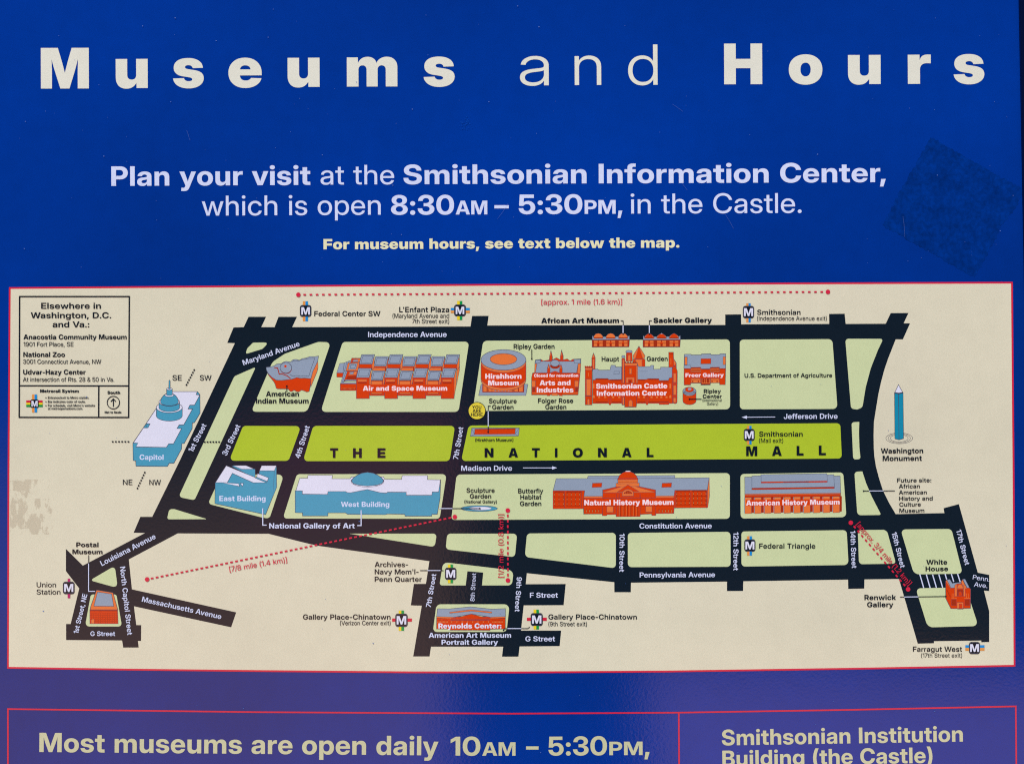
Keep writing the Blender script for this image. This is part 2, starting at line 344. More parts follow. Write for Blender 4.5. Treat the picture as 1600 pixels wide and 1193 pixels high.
  '5': '600;299 -10 4224 -10 4107 47 4038 149 35 216 167 216 4169 182 4204 129 4263 99 300 99 4339 99 4398 135 4432 199 432 240 4432 282 4399 346 4340 382 302 382 4255 382 4186 344 172 310 46 314 71 728 522 728 522 614 192 614 176 428 178 428 4205 458 4282 488 328 488 4377 488 4463 452 4527 386 4563 296 563 243 4563 169 4497 55 4378 -10',
  '7': '551;76 0 385 610 385 612 26 612 26 728 525 728 525 612 217 0',
  '9': '618;293 -11 4223 -11 4115 42 4049 136 43 196 173 196 4182 152 4244 99 293 99 4346 99 4416 159 4451 267 451 338 449 338 4432 310 4379 270 4312 250 274 250 4206 250 4098 312 4037 421 37 490 4037 564 4104 676 4223 739 301 739 4365 739 4468 694 4542 605 4581 472 581 385 4581 294 4544 148 4470 44 4363 -11;300 355 4328 355 4377 376 4414 413 4434 463 434 492 4434 530 4399 592 4339 628 302 628 4264 628 4204 592 4168 530 168 491 4168 452 4203 391 4263 355',
  ':': '258;129 -9 4096 -9 4050 37 50 70 4050 103 4096 149 129 149 4162 149 4208 103 208 70 4208 37 4162 -9;129 345 4096 345 4050 391 50 424 4050 457 4096 503 129 503 4162 503 4208 457 208 424 4208 391 4162 345',
  'A': '709;10 0 266 728 442 728 699 0 547 0 425 370 4405 434 4362 578 336 671 372 671 4346 578 4303 434 283 370 159 0;166 169 166 281 543 281 543 169',
  'B': '647;61 0 61 728 346 728 4423 728 4531 680 4587 596 587 539 4587 497 4555 433 4498 391 459 381 459 378 4502 374 4572 331 4615 256 615 204 4615 144 4557 52 4444 0 360 0;196 111 342 111 4406 111 4474 164 474 211 4474 243 4443 291 4386 317 345 317 196 317;196 421 335 421 4370 421 4422 445 4450 489 450 520 4450 564 4390 617 336 617 196 617',
  'C': '728;379 -11 4280 -11 4125 80 4037 248 37 363 4037 479 4125 648 4280 739 379 739 4441 739 4548 702 4631 634 4684 537 693 477 554 477 4547 510 4517 562 4471 598 4414 616 380 616 4317 616 4225 554 4175 441 175 363 4175 286 4225 173 4317 111 380 111 4414 111 4471 130 4516 165 4547 217 554 250 693 250 4685 192 4632 96 4549 26 4442 -11',
  'D': '704;311 0 125 0 125 117 304 117 4380 117 4480 174 4529 285 529 364 4529 444 4480 554 4381 610 306 610 122 610 122 728 315 728 4424 728 4582 640 4667 477 667 364 4667 252 4582 88 4422 0;198 728 198 0 61 0 61 728',
  'E': '603;61 0 61 728 565 728 565 610 198 610 198 426 538 426 538 311 198 311 198 118 566 118 566 0',
  'F': '579;61 0 61 728 551 728 551 610 198 610 198 414 524 414 524 299 198 299 198 0',
  'G': '738;379 -11 4278 -11 4123 82 4037 251 37 363 4037 479 4126 647 4280 739 377 739 4438 739 4546 703 4630 635 4684 543 691 487 551 487 4545 517 4515 564 4470 598 4414 616 380 616 4318 616 4226 555 4175 442 175 363 4175 286 4226 173 4319 111 382 111 4435 111 4516 153 4562 228 562 278 595 275 397 275 397 382 697 382 697 293 4697 202 4615 65 4472 -11',
  'H': '723;61 0 61 728 198 728 198 430 524 430 524 728 662 728 662 0 524 0 524 312 198 312 198 0',
  'I': '259;198 728 198 0 61 0 61 728',
  'J': '562;266 -10 4158 -10 4032 108 32 217 32 263 164 263 164 216 4164 162 4219 106 265 106 4311 106 4366 162 366 216 366 728 503 728 503 216 4503 107 4375 -10',
  'L': '555;61 0 61 728 198 728 198 118 529 118 529 0',
  'M': '895;61 0 61 728 262 728 395 364 4402 342 4421 278 4442 207 4459 142 465 120 433 120 4438 142 4456 207 4476 278 4495 342 502 364 633 728 835 728 835 0 699 0 699 360 4699 384 4700 450 4702 524 4704 599 705 633 720 633 4709 596 4685 517 4663 443 4643 381 636 360 504 0 391 0 258 360 4251 381 4231 443 4208 516 4184 595 172 633 191 633 4191 600 4193 524 4195 450 4196 384 196 360 196 0',
  'N': '731;61 0 61 728 209 728 455 336 4467 317 4500 260 4537 192 554 158 539 131 4537 165 4533 249 4532 326 532 349 532 728 670 728 670 0 521 0 299 353 4284 377 4245 443 4197 529 169 580 191 594 4194 540 4198 446 4199 374 199 354 199 0',
  'P': '632;61 0 61 728 341 728 4423 728 4540 669 4603 563 603 491 4603 419 4539 313 4420 254 339 254 140 254 140 370 330 370 4373 370 4434 400 4466 454 466 491 4466 528 4434 582 4373 611 330 611 198 611 198 0',
  'Q': '754;325 246 446 246 516 155 568 93 691 -62 562 -62 481 42 440 94;376 -11 4279 -11 4125 80 4037 249 37 363 4037 479 4125 647 4279 739 376 739 4474 739 4627 647 4716 479 716 363 4716 248 4627 80 4474 -11;376 111 4434 111 4525 170 4577 283 577 363 4577 444 4525 558 4434 616 376 616 4318 616 4228 557 4175 444 175 363 4175 283 4228 170 4318 111',
  'R': '648;61 0 61 728 345 728 4427 728 4544 670 4607 564 607 493 4607 422 4541 318 4421 261 338 261 142 261 142 374 334 374 4378 374 4438 403 4470 456 470 493 4470 530 4438 583 4377 612 334 612 198 612 198 0;474 0 303 329 451 329 624 0',
  'S': '646;327 -12 4237 -12 4108 46 4038 156 37 234 171 234 4173 192 4211 134 4280 104 327 104 4371 104 4436 128 4472 174 472 204 4472 229 4444 266 4386 293 340 303 262 321 4157 345 4053 443 53 521 4053 586 4121 684 4243 739 323 739 4405 739 4524 683 4591 580 593 510 462 510 4458 563 4384 624 323 624 4284 624 4224 599 4191 556 191 528 4191 503 4219 468 4276 443 319 433 390 416 4444 404 4526 368 4581 318 4609 252 609 211 4609 143 4541 43 4414 -12',
  'T': '638;26 610 26 728 612 728 612 610 388 610 388 0 250 0 250 610',
  'U': '711;355 -11 4266 -11 4132 56 4059 175 59 252 59 728 195 728 195 264 4195 219 4234 149 4306 109 356 109 4405 109 4477 149 4516 219 516 264 516 728 652 728 652 253 4652 175 4578 56 4445 -11',
  'V': '704;268 0 10 728 160 728 285 357 4304 297 4348 149 375 57 337 57 4363 149 4406 297 425 357 546 728 694 728 441 0',
  'W': '996;206 0 10 728 156 728 248 349 4258 306 4276 217 4293 129 300 85 275 85 4283 129 4301 217 4320 306 331 349 426 728 570 728 665 349 4676 306 4695 217 4713 129 721 85 695 85 4703 129 4720 217 4738 306 748 349 839 728 986 728 790 0 635 0 528 407 4516 454 4494 566 480 632 516 632 4502 566 4481 455 468 407 361 0',
  'a': '553;212 -9 4161 -9 4080 26 4033 96 33 148 4033 192 4066 250 4123 285 4197 304 237 308 4284 313 4341 321 4366 338 366 355 366 359 4366 381 4344 413 4304 431 275 431 4246 431 4203 413 4177 381 174 361 49 366 4055 417 4113 492 4212 532 278 532 4327 532 4407 509 4466 464 4497 397 497 354 497 0 368 0 368 73 366 73 4353 50 4313 12 4253 -9;247 86 4285 86 4338 115 4367 162 367 191 367 247 4361 243 4337 236 4307 230 4273 225 256 222 4229 219 4187 202 4161 173 161 150 4161 130 4183 101 4221 86',
  'b': '599;343 -10 4307 -10 4247 12 4203 53 188 81 186 81 186 0 56 0 56 728 188 728 188 446 190 446 4205 472 4249 511 4308 532 344 532 4409 532 4510 465 4567 343 567 261 4567 179 4511 57 4410 -10;310 98 4348 98 4402 138 4433 211 433 261 4433 312 4403 385 4348 424 310 424 4271 424 4213 384 4182 311 182 261 4182 212 4213 139 4271 98',
  'c': '557;289 -12 4212 -12 4096 57 4032 180 32 260 4032 341 4096 464 4212 533 289 533 4338 533 4421 505 4483 453 4522 382 527 339 399 333 4395 354 4378 387 4350 412 4314 425 291 425 4251 425 4196 384 4166 310 166 260 4166 211 4196 137 4251 97 291 97 4314 97 4350 110 4377 134 4394 169 399 190 527 184 4523 141 4485 70 4422 17 4338 -12',
  'd': '599;256 -10 4189 -10 4089 57 4032 179 32 261 4032 343 4089 465 4190 532 255 532 4292 532 4350 511 4394 472 409 446 411 446 411 728 543 728 543 0 413 0 413 81 411 81 4396 53 4352 12 4292 -10;290 98 4329 98 4386 139 4417 212 417 261 4417 311 4386 384 4329 424 290 424 4252 424 4197 385 4166 312 166 261 4166 211 4197 138 4252 98',
  'e': '565;289 -12 4211 -12 4095 58 4032 180 32 260 4032 340 4096 463 4210 533 284 533 4339 533 4431 495 4498 425 4534 325 534 263 534 227 84 227 84 315 469 315 409 292 4409 334 4379 396 4324 430 286 430 4248 430 4192 396 4162 335 162 293 162 235 4162 191 4193 126 4252 90 292 90 4322 90 4367 108 4399 139 406 161 528 155 4517 106 4451 31 4351 -12',
  'f': '366;343 522 343 418 9 418 9 522;103 0 103 589 4103 637 4142 702 4215 735 267 735 4293 735 4339 733 348 732 342 627 4336 628 4306 629 294 629 4262 629 4235 601 235 570 235 0',
  'g': '599;294 -212 4224 -212 4124 -173 4065 -102 57 -55 182 -47 4188 -67 4218 -96 4263 -112 294 -112 4350 -112 4413 -53 413 4 413 88 410 88 4395 60 4351 21 4292 0 256 0 4190 0 4089 65 4032 184 32 264 4032 345 4089 465 4190 532 255 532 4292 532 4351 510 4396 470 411 443 413 443 413 522 544 522 544 13 4544 -66 4479 -165 4366 -212;290 107 4329 107 4386 145 4417 217 417 265 4417 314 4386 386 4329 425 290 425 4252 425 4197 387 4166 315 166 265 4166 215 4197 144 4252 107',
  'h': '586;188 296 188 0 56 0 56 728 188 728 188 389 164 389 4188 458 4278 532 347 532 4402 532 4484 485 4530 394 530 328 530 0 398 0 398 306 4398 360 4345 418 297 418 4266 418 4216 391 4188 338',
  'i': '244;56 0 56 522 188 522 188 0;122 595 4089 595 4045 637 45 667 4045 698 4089 740 122 740 4155 740 4199 698 199 667 4199 637 4154 595',
  'l': '244;188 728 188 0 56 0 56 728',
  'm': '881;56 0 56 522 183 522 184 404 175 404 4188 448 4238 505 4303 532 339 532 4398 532 4482 463 493 403 477 403 4487 443 4538 501 4610 532 653 532 4702 532 4780 490 4826 407 826 347 826 0 693 0 693 325 4693 374 4640 421 601 421 4572 421 4528 396 4505 350 505 320 505 0 377 0 377 330 4377 372 4326 421 286 421 4260 421 4215 396 4188 348 188 312 188 0',
  'n': '586;188 296 188 0 56 0 56 522 185 522 185 389 164 389 4188 458 4278 532 347 532 4402 532 4484 485 4530 394 530 328 530 0 398 0 398 306 4398 360 4345 418 297 418 4266 418 4216 391 4188 338',
  'o': '582;291 -12 4214 -12 4097 57 4032 179 32 260 4032 342 4097 464 4214 533 291 533 4369 533 4485 464 4550 342 550 260 4550 179 4485 57 4369 -12;291 97 4330 97 4386 137 4416 211 416 260 4416 310 4386 384 4330 425 291 425 4253 425 4196 384 4166 311 166 260 4166 211 4196 137 4252 97',
  'p': '599;56 -204 56 522 186 522 186 447 189 447 4204 473 4248 511 4308 532 344 532 4409 532 4510 465 4567 343 567 261 4567 179 4511 57 4410 -10 343 -10 4307 -10 4248 12 4205 52 190 79 188 79 188 -204;310 98 4348 98 4402 138 4433 211 433 261 4433 312 4403 385 4348 424 310 424 4271 424 4213 384 4182 311 182 261 4182 212 4213 139 4271 98',
  'r': '371;56 0 56 522 183 522 183 434 186 434 4200 480 4263 527 313 527 4325 527 4347 526 355 525 355 409 4348 410 4313 413 295 413 4265 413 4216 386 4188 332 188 294 188 0',
  's': '520;264 -12 4199 -12 4099 27 4037 103 31 157 160 162 4166 125 4218 86 263 86 4306 86 4356 119 356 145 4356 168 4319 195 286 202 196 220 4121 236 4044 312 44 371 4044 420 4097 492 4193 532 259 532 4323 532 4418 492 4474 418 477 366 355 361 4353 393 4303 436 262 436 4223 436 4176 402 176 376 4176 354 4211 326 244 319 339 300 4416 284 4490 214 490 157 4490 106 4432 30 4330 -12',
  't': '357;333 522 333 418 9 418 9 522;95 661 228 661 228 153 4228 126 4250 104 280 104 4291 104 4322 105 332 105 336 1 4321 0 4277 -2 256 -2 4174 -2 4095 66 95 135',
  'u': '586;240 -10 4185 -10 4102 38 4056 129 56 194 56 522 188 522 188 217 4188 162 4241 105 289 105 4321 105 4370 131 4398 185 398 226 398 522 530 522 530 0 401 0 401 133 422 133 4398 64 4308 -10',
  'v': '556;205 0 10 522 150 522 241 253 4257 207 4283 115 296 69 264 69 4277 115 4303 207 317 253 408 522 546 522 351 0',
  'w': '814;170 0 10 522 149 522 200 329 4214 274 4240 155 254 94 236 94 4250 155 4279 274 294 329 346 522 468 522 520 329 4534 274 4563 155 577 94 559 94 4572 155 4599 274 612 329 663 522 804 522 644 0 507 0 445 212 4437 244 4419 311 4403 380 394 413 420 413 4411 380 4394 311 4377 244 368 212 305 0',
  'x': '540;11 0 221 304 219 231 23 522 169 522 220 442 4240 407 4277 342 295 309 249 309 4268 342 4304 407 326 442 378 522 521 522 321 231 323 304 529 0 384 0 325 91 4304 125 4267 188 249 220 292 220 4273 188 4237 125 216 91 156 0',
  'y': '556;63 -202 70 -97 122 -98 4142 -99 4170 -89 4189 -63 195 -41 210 2 10 522 150 522 242 253 4257 207 4283 115 296 69 260 69 4273 115 4300 208 315 253 408 522 547 522 316 -79 4300 -121 4255 -177 4192 -205 150 -205 4127 -205 4083 -203',
  'z': '526;49 0 49 89 314 413 314 415 51 415 51 522 472 522 472 428 214 109 214 107 477 107 477 0',
  '•': '454;227 129 4184 129 4113 171 4071 242 71 285 4071 328 4113 399 4184 441 227 441 4270 441 4341 399 4383 328 383 285 4383 242 4341 171 4270 129',
 },
 'B': {
  '(': '346;61 291 4061 376 4091 552 4143 710 177 766 324 766 4293 696 4244 535 4217 369 217 291 4217 222 4241 87 4288 -58 324 -142 177 -142 4120 -46 4061 175',
  ')': '346;22 -142 4058 -57 4105 87 4129 222 129 291 4129 369 4102 535 4054 696 22 766 169 766 4203 710 4255 552 4285 376 285 291 4285 175 4226 -46 169 -142',
  ',': '269;30 -164 67 119 215 119 137 -164',
  '-': '452;393 349 393 227 60 227 60 349',
  '0': '662;331 -11 4238 -11 4104 79 4032 247 32 363 4032 480 4104 648 4238 739 331 739 4424 739 4558 648 4630 480 630 363 4630 247 4558 79 4424 -11;331 117 4376 117 4441 176 4476 286 476 363 4476 441 4441 552 4376 611 331 611 4286 611 4220 552 4185 441 185 363 4185 286 4220 176 4286 117',
  '1': '403;350 728 350 0 194 0 194 583 193 583 24 474 24 614 200 728',
  '3': '629;316 -11 4225 -11 4101 55 4036 166 36 234 190 234 4190 197 4221 143 4277 114 315 114 4351 114 4406 139 4437 185 437 215 4437 244 4404 288 4343 313 302 313 235 313 235 428 302 428 4339 428 4394 451 4424 492 424 520 4424 549 4396 593 4348 617 315 617 4282 617 4230 591 4201 544 201 511 50 511 4050 577 4116 680 4235 739 315 739 4391 739 4508 686 4574 595 574 535 4574 473 4496 391 434 379 434 377 4486 371 4559 322 4597 249 597 205 4597 143 4525 45 4398 -11',
  '5': '609;303 -11 4225 -11 4105 47 4034 152 30 222 182 222 4183 190 4216 141 4270 112 304 112 4340 112 4395 145 4425 203 425 241 4425 280 4395 339 4341 372 305 372 4262 372 4199 336 186 304 42 310 66 728 534 728 534 599 205 599 192 433 193 433 4219 461 4293 490 338 490 4387 490 4474 454 4540 387 4577 298 577 245 4577 171 4509 55 4386 -11',
  '8': '628;313 -11 4230 -11 4103 41 4032 135 32 196 4032 245 4076 321 4155 371 206 378 206 378 4138 389 4056 476 56 541 4056 599 4122 688 4238 739 313 739 4390 739 4506 689 4571 600 571 541 4571 476 4489 390 421 378 421 378 4473 371 4552 321 4596 244 596 196 4596 135 4524 41 4397 -11;313 103 4349 103 4403 130 4434 177 434 207 4434 239 4403 287 4349 314 313 314 4279 314 4225 287 4194 239 194 207 4194 177 4224 130 4278 103;313 431 4345 431 4391 455 4417 498 417 526 4417 555 4392 597 4345 621 313 621 4282 621 4236 597 4210 555 210 526 4210 498 4236 455 4283 431',
  ':': '269;135 -9 4098 -9 4048 41 48 77 4048 114 4098 164 135 164 4171 164 4221 114 221 77 4221 41 4171 -9;135 331 4098 331 4048 381 48 417 4048 453 4098 504 135 504 4171 504 4221 453 221 417 4221 381 4171 331',
  'A': '730;8 0 260 728 469 728 722 0 544 0 436 340 4413 413 4368 571 343 665 385 665 4360 571 4315 413 292 340 182 0;173 154 173 280 558 280 558 154',
  'B': '649;54 0 54 728 349 728 4429 728 4539 680 4595 597 595 542 4595 500 4562 434 4503 391 463 382 463 379 4507 376 4579 333 4622 257 622 204 4622 145 4563 52 4450 0 368 0;211 126 342 126 4398 126 4458 173 458 216 4458 245 4431 288 4380 311 344 311 211 311;211 427 333 427 4364 427 4410 448 4435 488 435 515 4435 555 4381 602 334 602 211 602',
  'C': '730;378 -11 4278 -11 4122 78 4032 246 32 363 4032 481 4122 649 4279 739 378 739 4442 739 4553 701 4637 631 4691 531 700 469 538 469 4532 500 4505 548 4464 581 4411 598 380 598 4322 598 4238 541 4193 436 193 363 4193 290 4238 186 4322 129 380 129 4411 129 4463 146 4504 180 4532 227 538 257 700 257 4692 198 4639 100 4555 28 4444 -11',
  'E': '612;54 0 54 728 576 728 576 592 214 592 214 433 548 433 548 301 214 301 214 136 576 136 576 0',
  'G': '740;379 -11 4276 -11 4119 81 4032 250 32 363 4032 481 4123 649 4279 739 377 739 4440 739 4550 702 4636 634 4690 541 697 484 535 484 4529 511 4503 553 4463 582 4412 598 382 598 4323 598 4239 542 4193 437 193 364 4193 290 4239 186 4324 129 383 129 4433 129 4506 166 4547 231 547 274 582 271 393 271 393 391 703 391 703 296 4703 204 4620 66 4474 -11',
  'H': '726;54 0 54 728 214 728 214 439 512 439 512 728 672 728 672 0 512 0 512 303 214 303 214 0',
  'I': '267;214 728 214 0 54 0 54 728',
  'M': '908;54 0 54 728 291 728 400 411 4408 387 4428 315 4450 235 4468 162 474 136 436 136 4442 162 4460 234 4481 314 4501 387 509 411 616 728 854 728 854 0 696 0 696 333 4696 357 4698 428 4701 509 4703 592 703 629 720 629 4709 589 4685 504 4663 424 4642 356 635 333 520 0 389 0 272 333 4265 356 4244 423 4221 504 4196 589 185 629 205 629 4205 592 4207 509 4210 428 4211 357 211 333 211 0',
  'N': '736;54 0 54 728 223 728 445 373 4458 353 4492 292 4530 221 547 185 529 153 4527 188 4523 279 4521 362 521 387 521 728 682 728 682 0 512 0 310 323 4294 348 4254 418 4206 505 179 556 206 568 4209 515 4213 420 4214 345 214 323 214 0',
  'O': '753;376 -11 4279 -11 4122 79 4032 247 32 363 4032 481 4122 649 4279 739 376 739 4474 739 4630 649 4721 481 721 363 4721 246 4630 78 4474 -11;376 129 4431 129 4513 184 4559 289 559 363 4559 438 4513 543 4431 598 376 598 4322 598 4239 543 4193 438 193 363 4193 289 4239 184 4322 129',
  'P': '638;54 0 54 728 345 728 4427 728 4547 668 4612 559 612 485 4612 411 4547 302 4426 242 342 242 146 242 146 374 329 374 4369 374 4424 401 4454 451 454 485 4454 519 4424 568 4369 595 329 595 214 595 214 0',
  'R': '654;54 0 54 728 347 728 4430 728 4550 669 4615 561 615 487 4615 414 4547 308 4424 251 339 251 150 251 150 378 332 378 4372 378 4427 405 4457 453 457 487 4457 521 4427 569 4371 596 332 596 214 596 214 0;463 0 295 330 463 330 634 0',
  'S': '658;333 -11 4240 -11 4106 47 4035 158 35 238 189 238 4190 200 4226 147 4290 119 333 119 4373 119 4432 141 4464 181 464 207 4464 230 4438 263 4382 287 337 297 261 313 4157 336 4050 437 50 516 4050 583 4121 683 4247 739 330 739 4414 739 4538 682 4606 578 608 506 458 506 4454 554 4386 608 330 608 4295 608 4241 586 4211 549 211 524 4211 502 4237 470 4291 447 331 439 398 424 4455 412 4540 376 4596 325 4623 258 623 215 4623 145 4554 43 4424 -11',
  'U': '710;355 -11 4264 -11 4128 56 4053 176 53 255 53 728 210 728 210 268 4210 227 4246 163 4311 127 355 127 4399 127 4464 163 4500 227 500 268 500 728 657 728 657 255 4657 175 4582 55 4446 -11',
  'W': '1014;203 0 8 728 180 728 260 382 4271 335 4289 239 4306 143 315 96 282 96 4291 143 4310 239 4330 335 341 382 426 728 588 728 672 382 4684 335 4704 239 4722 143 731 96 698 96 4707 143 4724 239 4743 335 753 382 833 728 1006 728 810 0 632 0 534 379 4522 427 4500 544 485 615 528 615 4513 544 4492 427 479 379 382 0',
  'Y': '707;278 0 278 268 8 728 192 728 312 510 4329 480 4358 420 373 387 341 387 4356 420 4384 480 400 510 516 728 699 728 434 268 434 0',
  'Z': '645;32 0 32 117 340 503 4369 539 4432 611 465 647 482 593 4435 592 4340 592 292 592 40 592 40 728 610 728 610 611 308 229 4278 192 4214 118 180 81 163 134 4211 135 4307 136 355 136 613 136 613 0',
  'a': '564;208 -9 4157 -9 4076 25 4030 95 30 146 4030 191 4062 250 4118 286 4191 305 232 309 4279 313 4335 322 4360 339 360 356 360 359 4360 377 4341 404 4305 420 280 420 4255 420 4216 404 4193 376 191 357 47 362 4053 415 4112 491 4214 532 284 532 4337 532 4421 509 4481 463 4513 396 513 353 513 0 363 0 363 73 361 73 4346 47 4305 10 4247 -9;253 96 4285 96 4334 120 4361 162 361 189 361 240 4354 237 4334 230 4307 225 4277 220 261 217 4237 214 4199 198 4177 171 177 152 4177 134 4196 109 4230 96',
  'c': '567;293 -11 4214 -11 4095 57 4030 180 30 260 4030 341 4095 464 4214 533 293 533 4345 533 4432 503 4496 449 4536 375 540 329 392 324 4389 343 4374 375 4349 398 4316 410 296 410 4261 410 4212 374 4186 307 186 261 4186 215 4212 148 4261 111 296 111 4316 111 4349 124 4373 147 4389 179 392 200 540 194 4537 149 4498 73 4433 19 4345 -11',
  'd': '610;252 -10 4186 -10 4086 56 4030 178 30 261 4030 344 4087 466 4187 532 251 532 4287 532 4344 512 4388 474 402 447 404 447 404 728 558 728 558 0 406 0 406 81 404 81 4390 53 4347 12 4288 -10;295 114 4330 114 4382 150 4410 217 410 262 4410 307 4382 373 4330 409 295 409 4262 409 4212 373 4186 308 186 262 4186 216 4212 149 4262 114',
  'e': '573;293 -11 4213 -11 4095 57 4030 180 30 260 4030 340 4095 463 4212 533 288 533 4345 533 4439 495 4508 424 4545 325 545 264 545 223 84 223 84 318 472 318 401 296 4401 334 4375 388 4326 418 291 418 4256 418 4207 388 4180 334 180 297 180 230 4180 190 4208 133 4261 102 297 102 4324 102 4365 117 4394 145 400 164 540 158 4529 108 4461 32 4357 -11',
  'f': '386;364 522 364 403 9 403 9 522;103 0 103 580 4103 632 4143 701 4221 735 277 735 4306 735 4358 733 369 732 363 613 4356 613 4325 614 313 614 4282 614 4257 588 257 559 257 0',
  'g': '610;299 -212 4225 -212 4121 -171 4062 -98 54 -50 198 -43 4204 -60 4230 -86 4272 -101 299 -101 4350 -101 4406 -47 406 7 406 90 403 90 4389 62 4346 23 4288 3 252 3 4186 3 4086 67 4030 185 30 265 4030 346 4087 466 4187 532 251 532 4287 532 4345 511 4389 472 404 445 406 445 406 522 558 522 558 20 4558 -61 4493 -163 4377 -212;295 123 4330 123 4382 158 4410 223 410 267 4410 311 4382 375 4330 411 295 411 4262 411 4212 376 4186 312 186 267 4186 222 4212 157 4262 123',
  'h': '600;206 291 206 0 52 0 52 728 205 728 205 386 182 386 4205 454 4295 532 366 532 4422 532 4504 484 4548 393 548 329 548 0 394 0 394 299 4394 349 4346 401 302 401 4274 401 4230 377 4206 328',
  'i': '257;52 0 52 522 206 522 206 0;128 583 4092 583 4043 629 43 663 4043 697 4092 742 128 742 4165 742 4214 697 214 663 4214 629 4165 583',
  'k': '563;191 145 191 328 209 328 380 522 558 522 327 257 290 257;52 0 52 728 206 728 206 0;389 0 233 223 335 331 568 0',
  'l': '257;206 728 206 0 52 0 52 728',
  'm': '897;52 0 52 522 199 522 201 400 192 400 4205 446 4254 504 4320 533 357 533 4416 533 4500 463 511 398 495 398 4505 442 4557 502 4630 533 672 533 4722 533 4800 489 4845 407 845 348 845 0 691 0 691 317 4691 361 4644 406 608 406 4582 406 4544 383 4523 341 523 313 523 0 374 0 374 320 4374 360 4329 406 293 406 4268 406 4229 383 4206 340 206 308 206 0',
  'n': '600;206 291 206 0 52 0 52 522 202 522 203 386 182 386 4205 454 4295 532 366 532 4422 532 4504 484 4548 393 548 329 548 0 394 0 394 299 4394 349 4346 401 302 401 4274 401 4230 377 4206 328',
  'o': '592;296 -11 4216 -11 4096 56 4030 179 30 260 4030 342 4096 465 4216 533 296 533 4377 533 4496 465 4563 342 563 260 4563 179 4496 56 4377 -11;296 112 4330 112 4380 148 4407 215 407 261 4407 307 4380 374 4330 410 296 410 4263 410 4213 374 4186 307 186 261 4186 214 4213 148 4263 112',
  'p': '610;52 -204 52 522 204 522 204 448 207 448 4221 474 4265 512 4323 532 359 532 4423 532 4523 466 4580 344 580 261 4580 178 4524 56 4424 -10 357 -10 4322 -10 4264 12 4221 52 208 79 206 79 206 -204;314 114 4348 114 4397 149 4424 216 424 262 4424 308 4397 373 4348 409 314 409 4280 409 4228 373 4200 307 200 262 4200 217 4228 150 4280 114',
  'r': '388;52 0 52 522 201 522 201 432 203 432 4217 480 4280 526 330 526 4343 526 4365 525 374 524 374 393 4366 394 4328 397 310 397 4280 397 4233 369 4206 317 206 280 206 0',
  's': '536;272 -12 4203 -12 4097 29 4033 107 27 161 177 166 4182 133 4230 97 271 97 4309 97 4353 125 353 148 4353 167 4319 191 287 197 195 214 4118 229 4039 306 39 366 4039 417 4094 491 4196 532 265 532 4334 532 4435 491 4492 415 496 363 355 357 4353 386 4306 424 270 424 4234 424 4193 395 193 374 4193 355 4224 330 254 324 355 305 4434 290 4509 220 509 163 4509 110 4449 31 4342 -12',
  't': '377;353 522 353 403 9 403 9 522;95 661 249 661 249 164 4249 139 4270 119 297 119 4309 119 4343 120 352 120 356 1 4341 0 4291 -2 266 -2 4178 -2 4095 69 95 142',
  'u': '600;233 -10 4178 -10 4096 38 4052 130 52 194 52 522 206 522 206 223 4206 174 4254 121 297 121 4326 121 4370 145 4394 195 394 232 394 522 548 522 548 0 398 0 397 136 418 136 4394 68 4305 -10',
  'v': '571;198 0 6 522 168 522 251 268 4266 220 4292 122 305 73 270 73 4283 122 4309 220 323 268 404 522 565 522 372 0',
  'w': '835;165 0 6 522 168 522 212 345 4225 289 4252 167 264 105 244 105 4258 167 4287 289 302 345 348 522 487 522 533 345 4547 289 4576 167 590 105 570 105 4583 167 4608 288 621 345 665 522 829 522 670 0 511 0 452 201 4444 231 4428 295 4412 361 404 392 431 392 4423 361 4407 295 4391 231 382 201 323 0',
  'y': '571;62 -202 70 -82 127 -83 4147 -85 4174 -75 4191 -51 196 -30 206 1 6 522 168 522 252 268 4267 220 4293 122 306 73 264 73 4277 122 4304 220 320 268 405 522 565 522 339 -73 4322 -118 4275 -176 4209 -205 164 -205 4138 -205 4085 -203',
  'z': '540;50 0 50 100 303 399 303 401 51 401 51 522 486 522 486 416 239 123 239 121 491 121 491 0',
  '–': '500;500 349 500 227 0 227 0 349',
 },
 'X': {
  ',': '288;28 -174 60 129 240 129 158 -174',
  '.': '288;144 -10 4102 -10 4044 49 44 90 4044 132 4102 190 144 190 4186 190 4244 132 244 90 4244 49 4186 -10',
  ':': '288;144 -10 4102 -10 4044 49 44 90 4044 132 4102 190 144 190 4186 190 4244 132 244 90 4244 49 4186 -10;144 304 4102 304 4044 363 44 405 4044 446 4102 505 144 505 4186 505 4244 446 244 405 4244 363 4186 304',
  'A': '768;5 0 248 728 517 728 763 0 539 0 455 286 4429 377 4380 558 357 655 408 655 4385 558 4336 377 309 286 224 0;185 126 185 278 584 278 584 126',
  'C': '733;376 -11 4277 -11 4117 76 4023 243 23 363 4023 485 4117 652 4277 739 376 739 4445 739 4561 699 4649 625 4704 521 711 456 510 456 4506 482 4484 523 4451 551 4407 566 380 566 4330 566 4261 518 4225 428 225 363 4225 299 4261 208 4330 161 380 161 4407 161 4450 176 4484 205 4506 245 510 271 711 271 4704 210 4652 108 4565 31 4448 -11',
  'E': '627;42 0 42 728 594 728 594 561 241 561 241 445 567 445 567 284 241 284 241 167 594 167 594 0',
  'F': '599;42 0 42 728 578 728 578 561 241 561 241 421 556 421 556 261 241 261 241 0',
